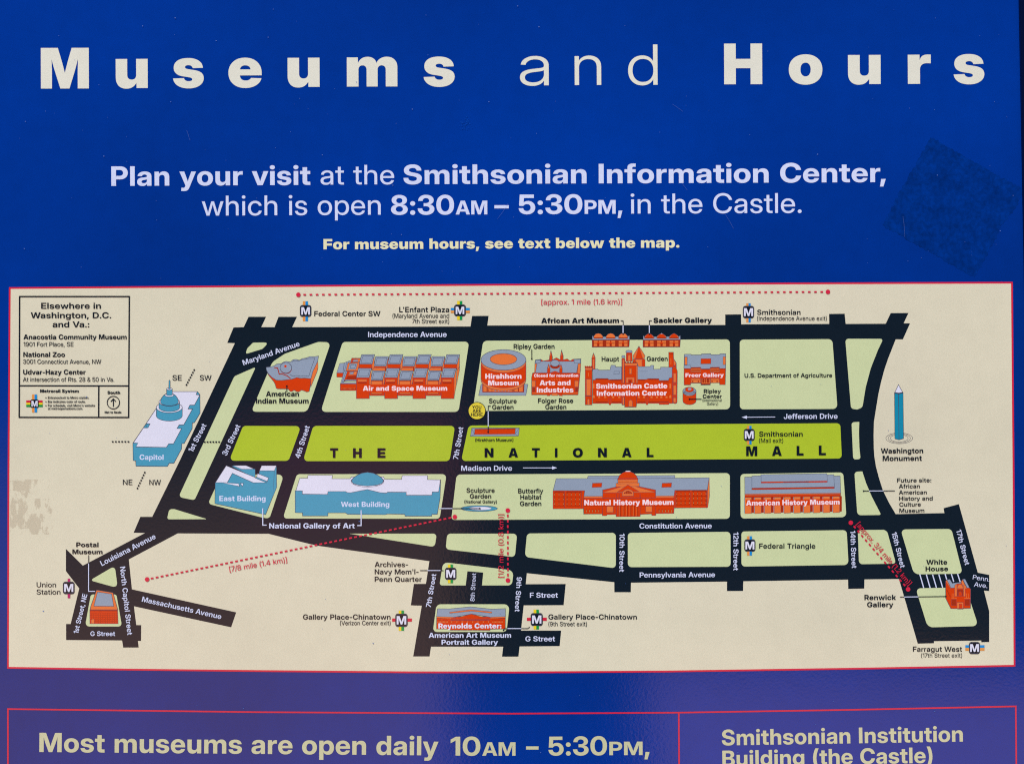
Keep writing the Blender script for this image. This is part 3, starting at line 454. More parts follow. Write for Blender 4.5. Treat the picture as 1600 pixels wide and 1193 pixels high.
  'G': '743;380 -11 4272 -11 4112 80 4023 248 23 363 4023 484 4117 652 4278 739 377 739 4443 739 4558 702 4647 633 4702 538 707 479 505 479 4500 500 4481 532 4451 554 4410 566 384 566 4333 566 4262 519 4225 429 225 364 4225 299 4262 208 4333 161 386 161 4429 161 4489 188 4519 235 519 267 559 263 386 263 386 405 713 405 713 302 4713 206 4629 66 4479 -11',
  'H': '731;42 0 42 728 241 728 241 454 491 454 491 728 690 728 690 0 491 0 491 287 241 287 241 0',
  'I': '282;241 728 241 0 42 0 42 728',
  'L': '572;42 0 42 728 241 728 241 167 551 167 551 0',
  'M': '930;42 0 42 728 343 728 411 494 4419 465 4441 379 4464 283 4484 196 490 166 442 166 4448 196 4467 283 4490 379 4512 465 520 494 587 728 889 728 889 0 692 0 692 285 4692 309 4694 389 4697 483 4700 579 700 620 720 620 4710 578 4686 482 4662 389 4641 311 633 285 547 0 385 0 297 285 4289 311 4267 389 4242 482 4218 578 207 620 230 620 4230 579 4233 483 4236 389 4238 309 238 285 238 0',
  'N': '745;42 0 42 728 248 728 427 437 4441 415 4477 349 4516 273 534 234 511 191 4509 230 4505 331 4503 426 503 456 503 728 703 728 703 0 497 0 330 269 4312 298 4269 373 4222 464 197 514 233 523 4236 472 4241 373 4242 293 242 269 242 0',
  'O': '753;376 -11 4277 -11 4117 76 4023 243 23 363 4023 485 4117 652 4277 739 376 739 4475 739 4635 652 4729 485 729 363 4729 242 4635 75 4475 -11;376 161 4425 161 4492 209 4527 299 527 363 4527 428 4492 518 4425 566 376 566 4328 566 4261 518 4225 428 225 363 4225 299 4261 209 4328 161',
  'R': '665;42 0 42 728 351 728 4436 728 4561 666 4630 554 630 476 4630 400 4559 290 4429 232 341 232 164 232 164 386 329 386 4361 386 4407 408 4433 448 433 476 4433 504 4407 544 4361 566 329 566 241 566 241 0;443 0 280 331 486 331 653 0',
  'S': '679;343 -11 4244 -11 4104 47 4031 161 31 245 219 245 4221 214 4252 171 4307 148 344 148 4377 148 4424 164 4450 193 450 213 4450 230 4426 257 4374 277 333 285 260 299 4157 319 4046 425 46 507 4046 576 4121 681 4254 739 341 739 4431 739 4561 681 4632 573 634 498 450 498 4446 536 4391 580 344 580 4315 580 4271 564 4247 536 247 518 4247 500 4270 475 4317 456 354 449 414 438 4475 426 4564 388 4621 336 4648 267 648 224 4648 149 4576 44 4440 -11',
  'T': '662;21 561 21 728 640 728 640 561 431 561 431 0 231 0 231 561',
  'a': '585;201 -9 4149 -9 4070 24 4025 93 25 144 4025 188 4055 249 4110 288 4182 308 224 311 4269 314 4325 324 4349 342 349 357 349 359 4349 371 4334 389 4307 399 288 399 4269 399 4240 388 4223 366 221 351 45 355 4050 410 4109 490 4217 533 295 533 4354 533 4445 508 4508 461 4540 394 540 351 540 0 354 0 354 73 352 73 4335 43 4291 7 4235 -9;263 112 4285 112 4326 129 4351 162 351 185 351 228 4344 225 4327 220 4307 215 4285 211 271 209 4251 205 4221 191 4206 170 206 156 4206 142 4220 122 4246 112',
  'b': '628;383 -11 4348 -11 4290 11 4248 53 237 82 235 82 235 0 44 0 44 728 237 728 237 449 238 449 4253 476 4295 513 4350 533 385 533 4447 533 4546 467 4604 345 604 262 4604 177 4548 55 4449 -11;323 140 4350 140 4388 170 4408 225 408 262 4408 299 4388 353 4350 383 323 383 4296 383 4254 353 4231 299 231 262 4231 225 4254 170 4296 140',
  'c': '586;301 -11 4217 -11 4093 57 4025 180 25 261 4025 342 4093 465 4217 533 301 533 4357 533 4451 501 4520 443 4560 362 563 313 380 307 4378 325 4366 354 4347 374 4320 384 304 384 4278 384 4240 355 4220 300 220 261 4220 222 4240 167 4278 137 304 137 4320 137 4347 148 4366 169 4378 199 380 217 563 211 4561 162 4523 80 4453 21 4358 -11',
  'd': '628;246 -11 4180 -11 4080 55 4025 177 25 262 4025 345 4082 467 4181 533 244 533 4279 533 4334 513 4375 476 390 449 391 449 391 728 584 728 584 0 393 0 393 82 392 82 4380 53 4338 11 4281 -11;306 140 4333 140 4374 170 4398 225 398 262 4398 299 4374 353 4333 383 306 383 4279 383 4240 353 4220 299 220 262 4220 225 4240 170 4279 140',
  'e': '587;299 -11 4218 -11 4094 57 4025 180 25 261 4025 341 4093 464 4215 533 295 533 4355 533 4454 494 4526 423 4565 325 565 265 565 215 83 215 83 323 476 323 387 303 4387 332 4366 374 4328 395 300 395 4272 395 4233 374 4212 333 212 303 212 220 4212 189 4235 146 4277 123 306 123 4327 123 4361 135 4385 155 391 170 561 164 4551 112 4478 33 4367 -11',
  'f': '422;401 522 401 377 10 377 10 522;103 0 103 563 4103 622 4145 698 4231 735 296 735 4330 735 4392 733 406 732 400 587 4391 587 4360 588 347 588 4319 588 4295 565 295 538 295 0',
  'h': '623;237 281 237 0 44 0 44 728 236 728 236 381 212 381 4235 447 4324 533 401 533 4459 533 4538 483 4579 392 579 330 579 0 386 0 386 288 4386 328 4348 371 312 371 4288 371 4255 351 4237 311',
  'i': '281;44 0 44 522 237 522 237 0;140 563 4096 563 4039 615 39 655 4039 695 4096 747 140 747 4184 747 4241 695 241 655 4241 615 4184 563',
  'k': '589;217 121 217 349 240 349 374 522 592 522 372 248 318 248;44 0 44 728 237 728 237 0;378 0 253 205 378 340 598 0',
  'l': '281;237 728 237 0 44 0 44 728',
  'm': '925;44 0 44 522 227 522 230 393 221 393 4234 442 4284 504 4351 533 388 533 4446 533 4532 464 543 389 528 389 4537 439 4590 502 4665 533 705 533 4757 533 4836 488 4881 406 881 350 881 0 688 0 688 302 4688 338 4651 379 620 379 4600 379 4571 360 4554 326 554 302 554 0 371 0 371 302 4371 338 4334 379 303 379 4283 379 4254 360 4237 325 237 301 237 0',
  'n': '623;237 281 237 0 44 0 44 522 233 522 233 381 212 381 4235 447 4324 533 401 533 4459 533 4538 483 4579 392 579 330 579 0 386 0 386 288 4386 328 4348 371 312 371 4288 371 4255 351 4237 311',
  'o': '610;305 -11 4221 -11 4094 56 4025 178 25 261 4025 344 4094 466 4221 533 305 533 4390 533 4516 466 4586 344 586 261 4586 178 4516 56 4390 -11;305 138 4330 138 4368 166 4390 221 390 261 4390 301 4368 356 4330 384 305 384 4281 384 4242 356 4220 301 220 261 4220 221 4242 166 4281 138',
  'p': '628;44 -204 44 522 235 522 235 451 238 451 4252 477 4294 513 4350 533 385 533 4447 533 4546 467 4604 345 604 262 4604 177 4548 55 4449 -11 383 -11 4348 -11 4292 11 4251 51 239 79 237 79 237 -204;323 140 4350 140 4388 170 4408 225 408 262 4408 299 4388 353 4350 383 323 383 4296 383 4254 353 4231 299 231 262 4231 225 4254 170 4296 140',
  'r': '418;44 0 44 522 231 522 231 427 233 427 4248 480 4309 524 359 524 4373 524 4397 523 408 522 408 365 4397 367 4355 368 337 368 4307 368 4262 341 4237 291 237 257 237 0',
  's': '563;286 -12 4210 -12 4095 32 4026 113 20 167 207 173 4212 147 4252 117 286 117 4315 117 4348 135 348 151 4348 165 4319 182 289 188 192 204 4113 217 4032 296 32 358 4032 412 4090 490 4200 532 277 532 4353 532 4464 489 4526 411 529 356 355 350 4353 374 4313 404 284 404 4256 404 4224 384 224 369 4224 357 4248 338 273 334 383 315 4465 301 4543 232 543 173 4543 118 4479 35 4363 -12',
  't': '411;389 522 389 377 10 377 10 522;93 661 286 661 286 184 4286 162 4304 145 329 145 4341 145 4380 146 388 146 393 2 4375 0 4315 -2 284 -2 4185 -2 4093 74 93 154',
  'u': '623;222 -11 4165 -11 4085 39 4044 131 44 192 44 522 237 522 237 235 4237 195 4276 151 311 151 4335 151 4369 171 4386 211 386 241 386 522 579 522 579 0 391 0 390 141 411 141 4388 75 4299 -11',
  'v': '597;187 0 0 522 201 522 267 295 4282 242 4309 135 323 79 280 79 4293 135 4319 242 334 295 398 522 597 522 410 0',
  'w': '873;157 0 -1 522 201 522 234 373 4247 315 4271 188 283 123 259 123 4273 188 4302 315 316 373 352 522 520 522 556 373 4570 315 4600 188 613 123 590 123 4601 188 4625 315 637 373 668 522 874 522 716 0 517 0 464 181 4456 207 4442 267 4428 328 421 356 452 356 4445 328 4430 267 4416 207 409 181 355 0',
  'x': '572;1 0 205 310 201 227 15 522 219 522 247 469 4266 432 4299 363 315 330 262 330 4279 363 4312 432 332 469 361 522 563 522 369 227 372 310 570 0 365 0 334 57 4314 94 4281 161 264 194 308 194 4291 161 4258 94 238 57 206 0',
  'y': '598;60 -201 69 -56 135 -58 4156 -59 4181 -51 4195 -29 198 -11 199 0 0 522 201 522 269 295 4284 242 4310 135 323 79 272 79 4285 135 4312 243 328 295 399 522 598 522 378 -63 4360 -111 4310 -174 4239 -205 188 -205 4156 -205 4089 -203',
 },
}

# ------------------------------------------------------------------ geometry helpers
V0 = 1270.0                                  # layout row of the bottom edge of the sign
ROOT_Z = ZC - (V0 - 596.5) / 1000.0
DEPTH = [0.0]                                # each print lies a hair above the one before it


def nextd(step=2.5e-6):
    DEPTH[0] += step
    return DEPTH[0]


def pt(p, d):
    return (p[0] / 1000.0 - 0.8, -d, (V0 - p[1]) / 1000.0)


class Mesh:
    """Flat printed shapes of one part, any number of inks."""

    def __init__(self):
        self.v, self.f, self.m, self.inks = [], [], [], []

    def slot(self, name):
        if name not in self.inks:
            self.inks.append(name)
        return self.inks.index(name)

    def poly(self, name, pts, d=None):
        d = nextd() if d is None else d
        a = area(pts)
        if a < 0:
            pts = pts[::-1]
        i = len(self.v)
        self.v += [pt(p, d) for p in pts]
        self.f.append(tuple(range(i, i + len(pts))))
        self.m.append(self.slot(name))

    def tris(self, name, pts, tris, d=None):
        d = nextd() if d is None else d
        i = len(self.v)
        self.v += [pt(p, d) for p in pts]
        s = self.slot(name)
        for t in tris:
            q = [pts[k] for k in t]
            t = t if area(q) > 0 else t[::-1]
            self.f.append(tuple(i + k for k in t))
            self.m.append(s)

    def line(self, name, pts, w, closed=False, d=None):
        d = nextd() if d is None else d
        n = len(pts)
        L, R = [], []
        for i, p in enumerate(pts):
            p = Vector(p)
            a = Vector(pts[i - 1]) if (i or closed) else None
            b = Vector(pts[(i + 1) % n]) if (i < n - 1 or closed) else None
            d1 = (p - a).normalized() if a is not None and (p - a).length > 1e-6 else None
            d2 = (b - p).normalized() if b is not None and (b - p).length > 1e-6 else None
            if d1 is None:
                d1 = d2
            if d2 is None:
                d2 = d1
            t = d1 + d2
            t = t.normalized() if t.length > 1e-4 else d1
            nrm = Vector((-t.y, t.x))
            k = min(2.5, 1.0 / max(0.3, nrm.dot(Vector((-d1.y, d1.x)))))
            L.append(p + nrm * w / 2 * k)
            R.append(p - nrm * w / 2 * k)
        for i in range(n if closed else n - 1):
            j = (i + 1) % n
            self.poly(name, [tuple(L[i]), tuple(L[j]), tuple(R[j]), tuple(R[i])], d)

    def build(self, name, parent, label=None, kind=None):
        me = bpy.data.meshes.new(name)
        me.from_pydata(self.v, [], self.f)
        for k in self.inks:
            me.materials.append(ink(k))
        me.polygons.foreach_set('material_index', self.m)
        me.update()
        o = bpy.data.objects.new(name, me)
        scene.collection.objects.link(o)
        o.parent = parent
        if label:
            o['label'] = label
        if kind:
            o['kind'] = kind
        return o


def area(p):
    """positive for an outline that faces the viewer once it is on the sign"""
    return -sum(p[i][0] * p[(i + 1) % len(p)][1] - p[(i + 1) % len(p)][0] * p[i][1] for i in range(len(p)))


def empty(name, parent, label=None):
    o = bpy.data.objects.new(name, None)
    scene.collection.objects.link(o)
    o.empty_display_size = 0.02
    o.parent = parent
    if label:
        o['label'] = label
    return o


def X(ox, oy, s, pts):
    """points read off an enlarged detail -> layout units"""
    return [(ox + x / s, oy + y / s) for x, y in pts]


def rnd(pts, r=5.0):
    """polygon with rounded corners; a point may carry its own radius as third value"""
    out = []
    n = len(pts)
    for i, p in enumerate(pts):
        rad = p[2] if len(p) > 2 else r
        c = Vector(p[:2])
        a, b = Vector(pts[i - 1][:2]) - c, Vector(pts[(i + 1) % n][:2]) - c
        if rad < 0.05:
            out.append(tuple(c))
            continue
        ang = a.angle(b)
        t = min(rad / max(math.tan(ang / 2), 0.15), a.length * 0.48, b.length * 0.48)
        p0, p2 = c + a.normalized() * t, c + b.normalized() * t
        for k in range(7):
            u = k / 6
            w = 0.75
            q = (p0 * (1 - u) ** 2 + c * (2 * u * (1 - u) * w) + p2 * u ** 2) / ((1 - u) ** 2 + 2 * u * (1 - u) * w + u ** 2)
            out.append(tuple(q))
    return out


def ell(cx, cy, rx, ry, n=40, a0=0, a1=360):
    full = abs(a1 - a0) >= 360
    return [(cx + rx * math.cos(math.radians(a0 + (a1 - a0) * k / (n if full else n - 1))),
             cy + ry * math.sin(math.radians(a0 + (a1 - a0) * k / (n if full else n - 1)))) for k in range(n)]


# ------------------------------------------------------------------ lettering
_cache = {}
USED = {}


def glyph(w, ch):
    USED.setdefault(w, set()).add(ch)
    if (w, ch) in _cache:
        return _cache[(w, ch)]
    if ch == ' ':
        r = _cache[(w, ch)] = (285, [], [], (0, 0))
        return r
    rows = GLYPHS[w][ch].split(';')
    adv = int(rows[0])
    loops = []
    for row in rows[1:]:
        q = [int(v) for v in row.split()]
        P = []
        for i in range(0, len(q), 2):
            x, off = q[i], False
            if x > 2500:
                x, off = x - 4000, True
            P.append((x, q[i + 1], off))
        Q = []                                # implied on-curve points
        for i, p in enumerate(P):
            nx = P[(i + 1) % len(P)]
            Q.append(p)
            if p[2] and nx[2]:
                Q.append(((p[0] + nx[0]) / 2, (p[1] + nx[1]) / 2, False))
        k0 = next(i for i, p in enumerate(Q) if not p[2])
        Q = Q[k0:] + Q[:k0]
        out = []
        i = 0
        while i < len(Q):
            p = Q[i]
            out.append((p[0], p[1]))
            nx = Q[(i + 1) % len(Q)]
            if nx[2]:
                e = Q[(i + 2) % len(Q)]
                for s in range(1, 5):
                    u = s / 5
                    out.append(((1 - u) ** 2 * p[0] + 2 * u * (1 - u) * nx[0] + u * u * e[0],
                                (1 - u) ** 2 * p[1] + 2 * u * (1 - u) * nx[1] + u * u * e[1]))
                i += 2
            else:
                i += 1
        clean = [out[0]]
        for p in out[1:]:
            if abs(p[0] - clean[-1][0]) + abs(p[1] - clean[-1][1]) > 0.4:
                clean.append(p)
        if abs(clean[0][0] - clean[-1][0]) + abs(clean[0][1] - clean[-1][1]) < 0.4:
            clean.pop()
        loops.append(clean)
    vs_, es = [], []
    for lp in loops:
        i0 = len(vs_)
        vs_ += [Vector(p) for p in lp]
        es += [(i0 + k, i0 + (k + 1) % len(lp)) for k in range(len(lp))]
    res = delaunay_2d_cdt(vs_, es, [], 0, 0.01)
    pv, pf = res[0], res[2]
    tris = []
    for f in pf:
        cx = sum(pv[k].x for k in f) / len(f)
        cy = sum(pv[k].y for k in f) / len(f)
        wind = 0
        for lp in loops:
            for k in range(len(lp)):
                (x0, y0), (x1, y1) = lp[k], lp[(k + 1) % len(lp)]
                if (y0 <= cy) != (y1 <= cy):
                    if x0 + (cy - y0) / (y1 - y0) * (x1 - x0) > cx:
                        wind += 1 if y1 > y0 else -1
        if wind:
            tris.append(tuple(f))
    pts = [(p.x, p.y) for p in pv]
    used = [pts[k] for t in tris for k in t]
    ink_x = (min(p[0] for p in used), max(p[0] for p in used))
    r = _cache[(w, ch)] = (adv, pts, tris, ink_x)
    return r


KERN = {'AV': -70, 'Av': -40, 'Ave': 0, 'Wa': -35, 'We': -30, 'Va': -45, 'Pa': -30, 'Pe': -12, 'To': -60, 'Fr': -15, 'F ': -15, 'y,': -60,
        'r,': -55, 'rt': -5, 'ry': -5, '1s': -30, '7t': -30, '7/': -40, '/8': -30, 'Re': -5, 'LE': 0, "L'": -60, 'Pl': 0, 'AM': 0, 'Ag': -15, 'P,': -80}


def text(mesh, colour, w, s, x0, x1, y0, y1=None, cap=8.0, xy=False):
    """a run of lettering whose ink fills x0..x1 on the baseline y0..y1; with xy=True (x0, y0) -> (x1, y1) may point anywhere"""
    y1 = y0 if y1 is None else y1
    pen, items, prev = 0, [], ''
    for ch in s:
        adv, pts, tris, ix = glyph(w, ch)
        pen += KERN.get(prev + ch, 0)
        items.append((pen, ch))
        pen += adv
        prev = ch
    first, last = s[0], s[-1]
    a = items[0][0] + glyph(w, first)[3][0]
    b = items[-1][0] + glyph(w, last)[3][1]
    u = Vector((x1 - x0, y1 - y0)) / (b - a)
    up = Vector((u.y, -u.x)).normalized() * (cap / 728.0)
    org = Vector((x0, y0)) - u * a
    d = nextd()
    for px, ch in items:
        adv, pts, tris, ix = glyph(w, ch)
        if tris:
            mesh.tris(colour, [tuple(org + u * (px + p[0]) + up * p[1]) for p in pts], tris, d)


def solid(name, parent, outline, y_front, y_back, colour, bevel=0.0):
    """an upright board with the given outline (layout units) and thickness"""
    bm = bmesh.new()
    if area(outline) < 0:
        outline = outline[::-1]
    fr = [bm.verts.new((x / 1000 - 0.8, y_front, (V0 - y) / 1000)) for x, y in outline]
    bk = [bm.verts.new((x / 1000 - 0.8, y_back, (V0 - y) / 1000)) for x, y in outline]
    bm.faces.new(fr)
    bm.faces.new(bk[::-1])
    n = len(fr)
    for i in range(n):
        bm.faces.new((fr[i], bk[i], bk[(i + 1) % n], fr[(i + 1) % n]))
    bmesh.ops.recalc_face_normals(bm, faces=bm.faces)
    if bevel:
        bmesh.ops.bevel(bm, geom=list(bm.edges), offset=bevel, segments=3, affect='EDGES', profile=0.5)
    me = bpy.data.meshes.new(name)
    bm.to_mesh(me)
    bm.free()
    me.materials.append(ink(colour))
    o = bpy.data.objects.new(name, me)
    scene.collection.objects.link(o)
    o.parent = parent
    return o


# ================================================================== THE SIGN
sign = empty('information_sign', None, 'blue outdoor information board with a cream street map of museums and white headings')
sign['category'] = 'sign'
sign.location = (0, 0, ROOT_Z)

LEFT, TOP, BOT = -34, -70, 1262


def right_edge(v):
    return 1591.5 + 8.5 * v / 450.0


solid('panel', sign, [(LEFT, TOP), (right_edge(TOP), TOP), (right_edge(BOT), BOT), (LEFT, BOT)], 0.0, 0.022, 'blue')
FW = 30
trim = solid('frame', sign, [(right_edge(TOP) + 0.3, TOP), (right_edge(TOP) + FW, TOP), (right_edge(BOT) + FW, BOT), (right_edge(BOT) + 0.3, BOT)], -0.006, 0.030, 'navy', 0.0025)
parts = [trim]
for o_ in ([(LEFT - FW, TOP), (LEFT - 0.3, TOP), (LEFT - 0.3, BOT), (LEFT - FW, BOT)],
           [(LEFT - FW, TOP - FW), (right_edge(TOP) + FW, TOP - FW), (right_edge(TOP) + FW, TOP - 0.3), (LEFT - FW, TOP - 0.3)],
           [(LEFT - FW, BOT + 0.3), (right_edge(BOT) + FW, BOT + 0.3), (right_edge(BOT) + FW, BOT + FW), (LEFT - FW, BOT + FW)]):
    parts.append(solid('frame', sign, o_, -0.006, 0.030, 'navy', 0.0025))
# the four bars are one welded frame
bm = bmesh.new()
for p in parts:
    bm.from_mesh(p.data)
bm.to_mesh(trim.data)
bm.free()
for p in parts[1:]:
    bpy.data.objects.remove(p)
DEPTH[0] = 0.0003

# ------------------------------------------------------------------ marks on the blue board
# darker square left by a torn-off sticker
random.seed(3)
sq = [(1454.3, 214.7), (1598.0, 295.5), (1594.0, 312), (1566, 352), (1522.4, 433.5), (1509, 426), (1378.0, 351.5)]
m = Mesh()
rough = []
for i in range(len(sq)):
    a, b = Vector(sq[i]), Vector(sq[(i + 1) % len(sq)])
    k = max(2, int((b - a).length / 2.2))
    t = (b - a).normalized()
    nn = Vector((-t.y, t.x))
    for j in range(k):
        p = a.lerp(b, j / k) + nn * (random.uniform(-1.2, 1.2) + 2.6 * noise.noise(Vector((p_ for p_ in (a.x / 9 + j * 0.35, i * 3.1, 0)))))
        p.x = min(p.x, right_edge(p.y) - 0.6)
        rough.append(tuple(p))
m.poly('ghost', rough)
m.build('sticker_residue', sign, 'dark mottled square left by a torn-off sticker')

m = Mesh()
d0 = nextd()
for _ in range(150):
    x, y = random.uniform(5, 1585), random.uniform(5, 440) if random.random() < 0.6 else random.uniform(20, 1190)
    r = random.choice((0.35, 0.45, 0.5, 0.6, 0.9))
    m.poly('dust', [(x + r * math.cos(a) * random.uniform(0.6, 1.2), y + r * math.sin(a) * random.uniform(0.6, 1.2)) for a in (0, 1.05, 2.1, 3.14, 4.2, 5.25)], d0)
for _ in range(40):
    x, y = random.gauss(727, 4.5), random.gauss(194, 5.5)
    r = random.uniform(0.3, 0.75)
    m.poly('smudge', [(x + r * math.cos(a), y + r * math.sin(a)) for a in (0, 1.05, 2.1, 3.14, 4.2, 5.25)], d0)
for _ in range(6):
    x, y, a = random.uniform(20, 1570), random.uniform(20, 440), random.uniform(0, 3.14)
    ln = random.uniform(8, 40)
    m.line('dust', [(x + ln * k / 6 * math.cos(a + 0.015 * k), y + ln * k / 6 * math.sin(a + 0.015 * k)) for k in range(7)], 0.22, d=d0)
dust = m

# ------------------------------------------------------------------ headings
LETTERS = (
        ('M', 64, 139, 138.7, 63.5, 'X'), ('u', 181, 231, 138.0, 63.5, 'X'), ('s', 270.5, 318.5, 137.5, 63.5, 'X'), ('e', 357, 409, 137.0, 63.5, 'X'),
        ('u', 449.5, 499.5, 136.2, 63.5, 'X'), ('m', 542, 621, 135.6, 63.5, 'X'), ('s', 662, 710.5, 135.2, 63.5, 'X'),
        ('a', 812.5, 857.5, 133.8, 63, 'L'), ('n', 898, 939.5, 133.2, 63, 'L'), ('d', 981.5, 1027.5, 133.0, 63, 'L'),
        ('H', 1131.5, 1191, 132.0, 63.5, 'X'), ('o', 1232.5, 1285, 131.8, 63.5, 'X'), ('u', 1325, 1376, 131.8, 63.5, 'X'),
        ('r', 1418.5, 1454.5, 131.4, 63.5, 'X'), ('s', 1490, 1538, 131.2, 63.5, 'X'))
for i0, i1, lab in ((0, 7, 'heavy widely spaced cream heading word Museums'), (7, 10, 'thin widely spaced cream heading word and'), (10, 15, 'heavy widely spaced cream heading word Hours')):
    m = Mesh()
    for ch, a, b, base, cap, w in LETTERS[i0:i1]:
        text(m, 'title', w, ch, a, b, base, base - 0.25, cap)
    m.build('heading_word', sign, lab)

m = Mesh()
for s, w, a, b, y0, y1, cap in (
        ('Plan your visit', 'B', 174, 485, 290.6, 289.0, 30.5), ('at the', 'R', 501, 616, 288.6, 288.0, 30.5),
        ('Smithsonian', 'B', 630.5, 916.5, 288.0, 286.6, 30.5), ('Information', 'B', 935.5, 1201, 286.6, 285.4, 30.5), ('Center,', 'B', 1219, 1384, 285.4, 284.6, 30.5),
        ('which is open', 'R', 315.5, 595, 337.0, 335.4, 31), ('8:30', 'B', 611, 709.5, 335.6, 335.2, 30.5), ('AM', 'B', 712, 761.5, 335.2, 335, 21.5),
        ('–', 'B', 772.5, 795, 335, 335, 30), ('5:30', 'B', 810.5, 910, 334.6, 334.2, 30.5), ('PM', 'B', 913.5, 962, 334.2, 334, 21.5), (',', 'B', 965, 972.5, 334, 334, 30),
        ('in the Castle.', 'R', 985.5, 1252.5, 333.8, 332.6, 31)):
    text(m, 'ice', w, s, a, b, y0, y1, cap)
m.build('visit_lettering', sign, 'pale blue-white lettering about planning a visit')

m = Mesh()
text(m, 'note', 'X', 'For museum hours, see text below the map.', 505.5, 1061.5, 389.6, 386.8, 16.2)
m.build('note_lettering', sign, 'small pale yellow line of lettering above the map')

# ------------------------------------------------------------------ box with the opening hours under the map
hours = empty('hours_box', sign, 'red-outlined box with opening hours below the map')
m = Mesh()
m.line('carmine', [(12.5, 1258), (12.5, 1106.8), (400, 1111.6), (800, 1114), (1060, 1112.4), (1330, 1108.0), (1587, 1102.6), (1588.5, 1258)], 2.4)
m.line('carmine', [(1060.5, 1113.4), (1061.5, 1258)], 2.4)
m.build('box_border', hours)
m = Mesh()
for s, a, b, y0, y1, cap in (('Most museums are open daily', 61.5, 685, 1173.8, 1179.2, 30), ('10', 704, 750.5, 1179.4, 1179.6, 29.5), ('AM', 753.5, 805.5, 1179.6, 1179.6, 21),
                            ('–', 822, 841.5, 1179.4, 1179.4, 30), ('5:30', 857, 948.5, 1179.4, 1178.8, 29.5), ('PM', 952, 1004, 1178.8, 1178.6, 21), (',', 1007, 1015, 1178.6, 1178.6, 30),
                            ('Smithsonian Institution', 1128, 1504.5, 1163.6, 1157.6, 24.5), ('Building (the Castle)', 1128.8, 1457, 1196.2, 1190.8, 24.5)):
    if s.startswith('Smithsonian'):
        m.build('hours_lettering', hours)
        m = Mesh()
    text(m, 'hours', 'B', s, a, b, y0, y1, cap)
m.build('address_lettering', hours)

# ================================================================== THE MAP
mp = empty('street_map', sign, 'cream street map with dark roads, pale green blocks and a red border')
MAP = [(15.5, 450.0), (400, 447.2), (800, 444.8), (1200, 443.0), (1581, 441.6), (1583.5, 740), (1585, 1039.2), (1360, 1043.4), (1040, 1048.2), (800, 1049.6), (640, 1049.4), (400, 1047.4), (200, 1045.2), (12.6, 1042.4), (13.5, 740)]
m = Mesh()
m.poly('cream', MAP)
m.build('map_sheet', mp)
m = Mesh()
m.line('carmine', MAP, 2.8, True)
m.build('map_border', mp)

# glue left on the cream paper near the left edge
m = Mesh()
d0 = nextd()
random.seed(5)
cell = 0.5
for iy in range(172):
    for ix in range(142):
        u, v = ix / 141, iy / 171
        x, y = 15.6 + ix * cell * 0.94, 748.5 + iy * cell
        f = noise.fractal(Vector((x * 0.10, y * 0.048, 3.3)), 0.9, 2.1, 5)
        core = 0.34 - 0.55 * max(0, u - 0.42) - 1.6 * max(0, 0.10 - u) * (1 if v < .12 else 0)
        if u > 0.5 and v < 0.35:
            core -= 0.42
        if 0.02 < v < 0.2 and u < 0.45:
            core += 0.35
        if v > 0.62 and 0.5 < u < 0.78:
            core += 0.30
        if v > 0.9:
            core -= 0.25
        if f + core + random.uniform(-.15, .15) > 0.17:
            m.poly('glue', [(x, y), (x + cell, y), (x + cell, y + cell), (x, y + cell)], d0)
m.build('glue_residue', mp, 'patchy brownish glue left on the cream paper')

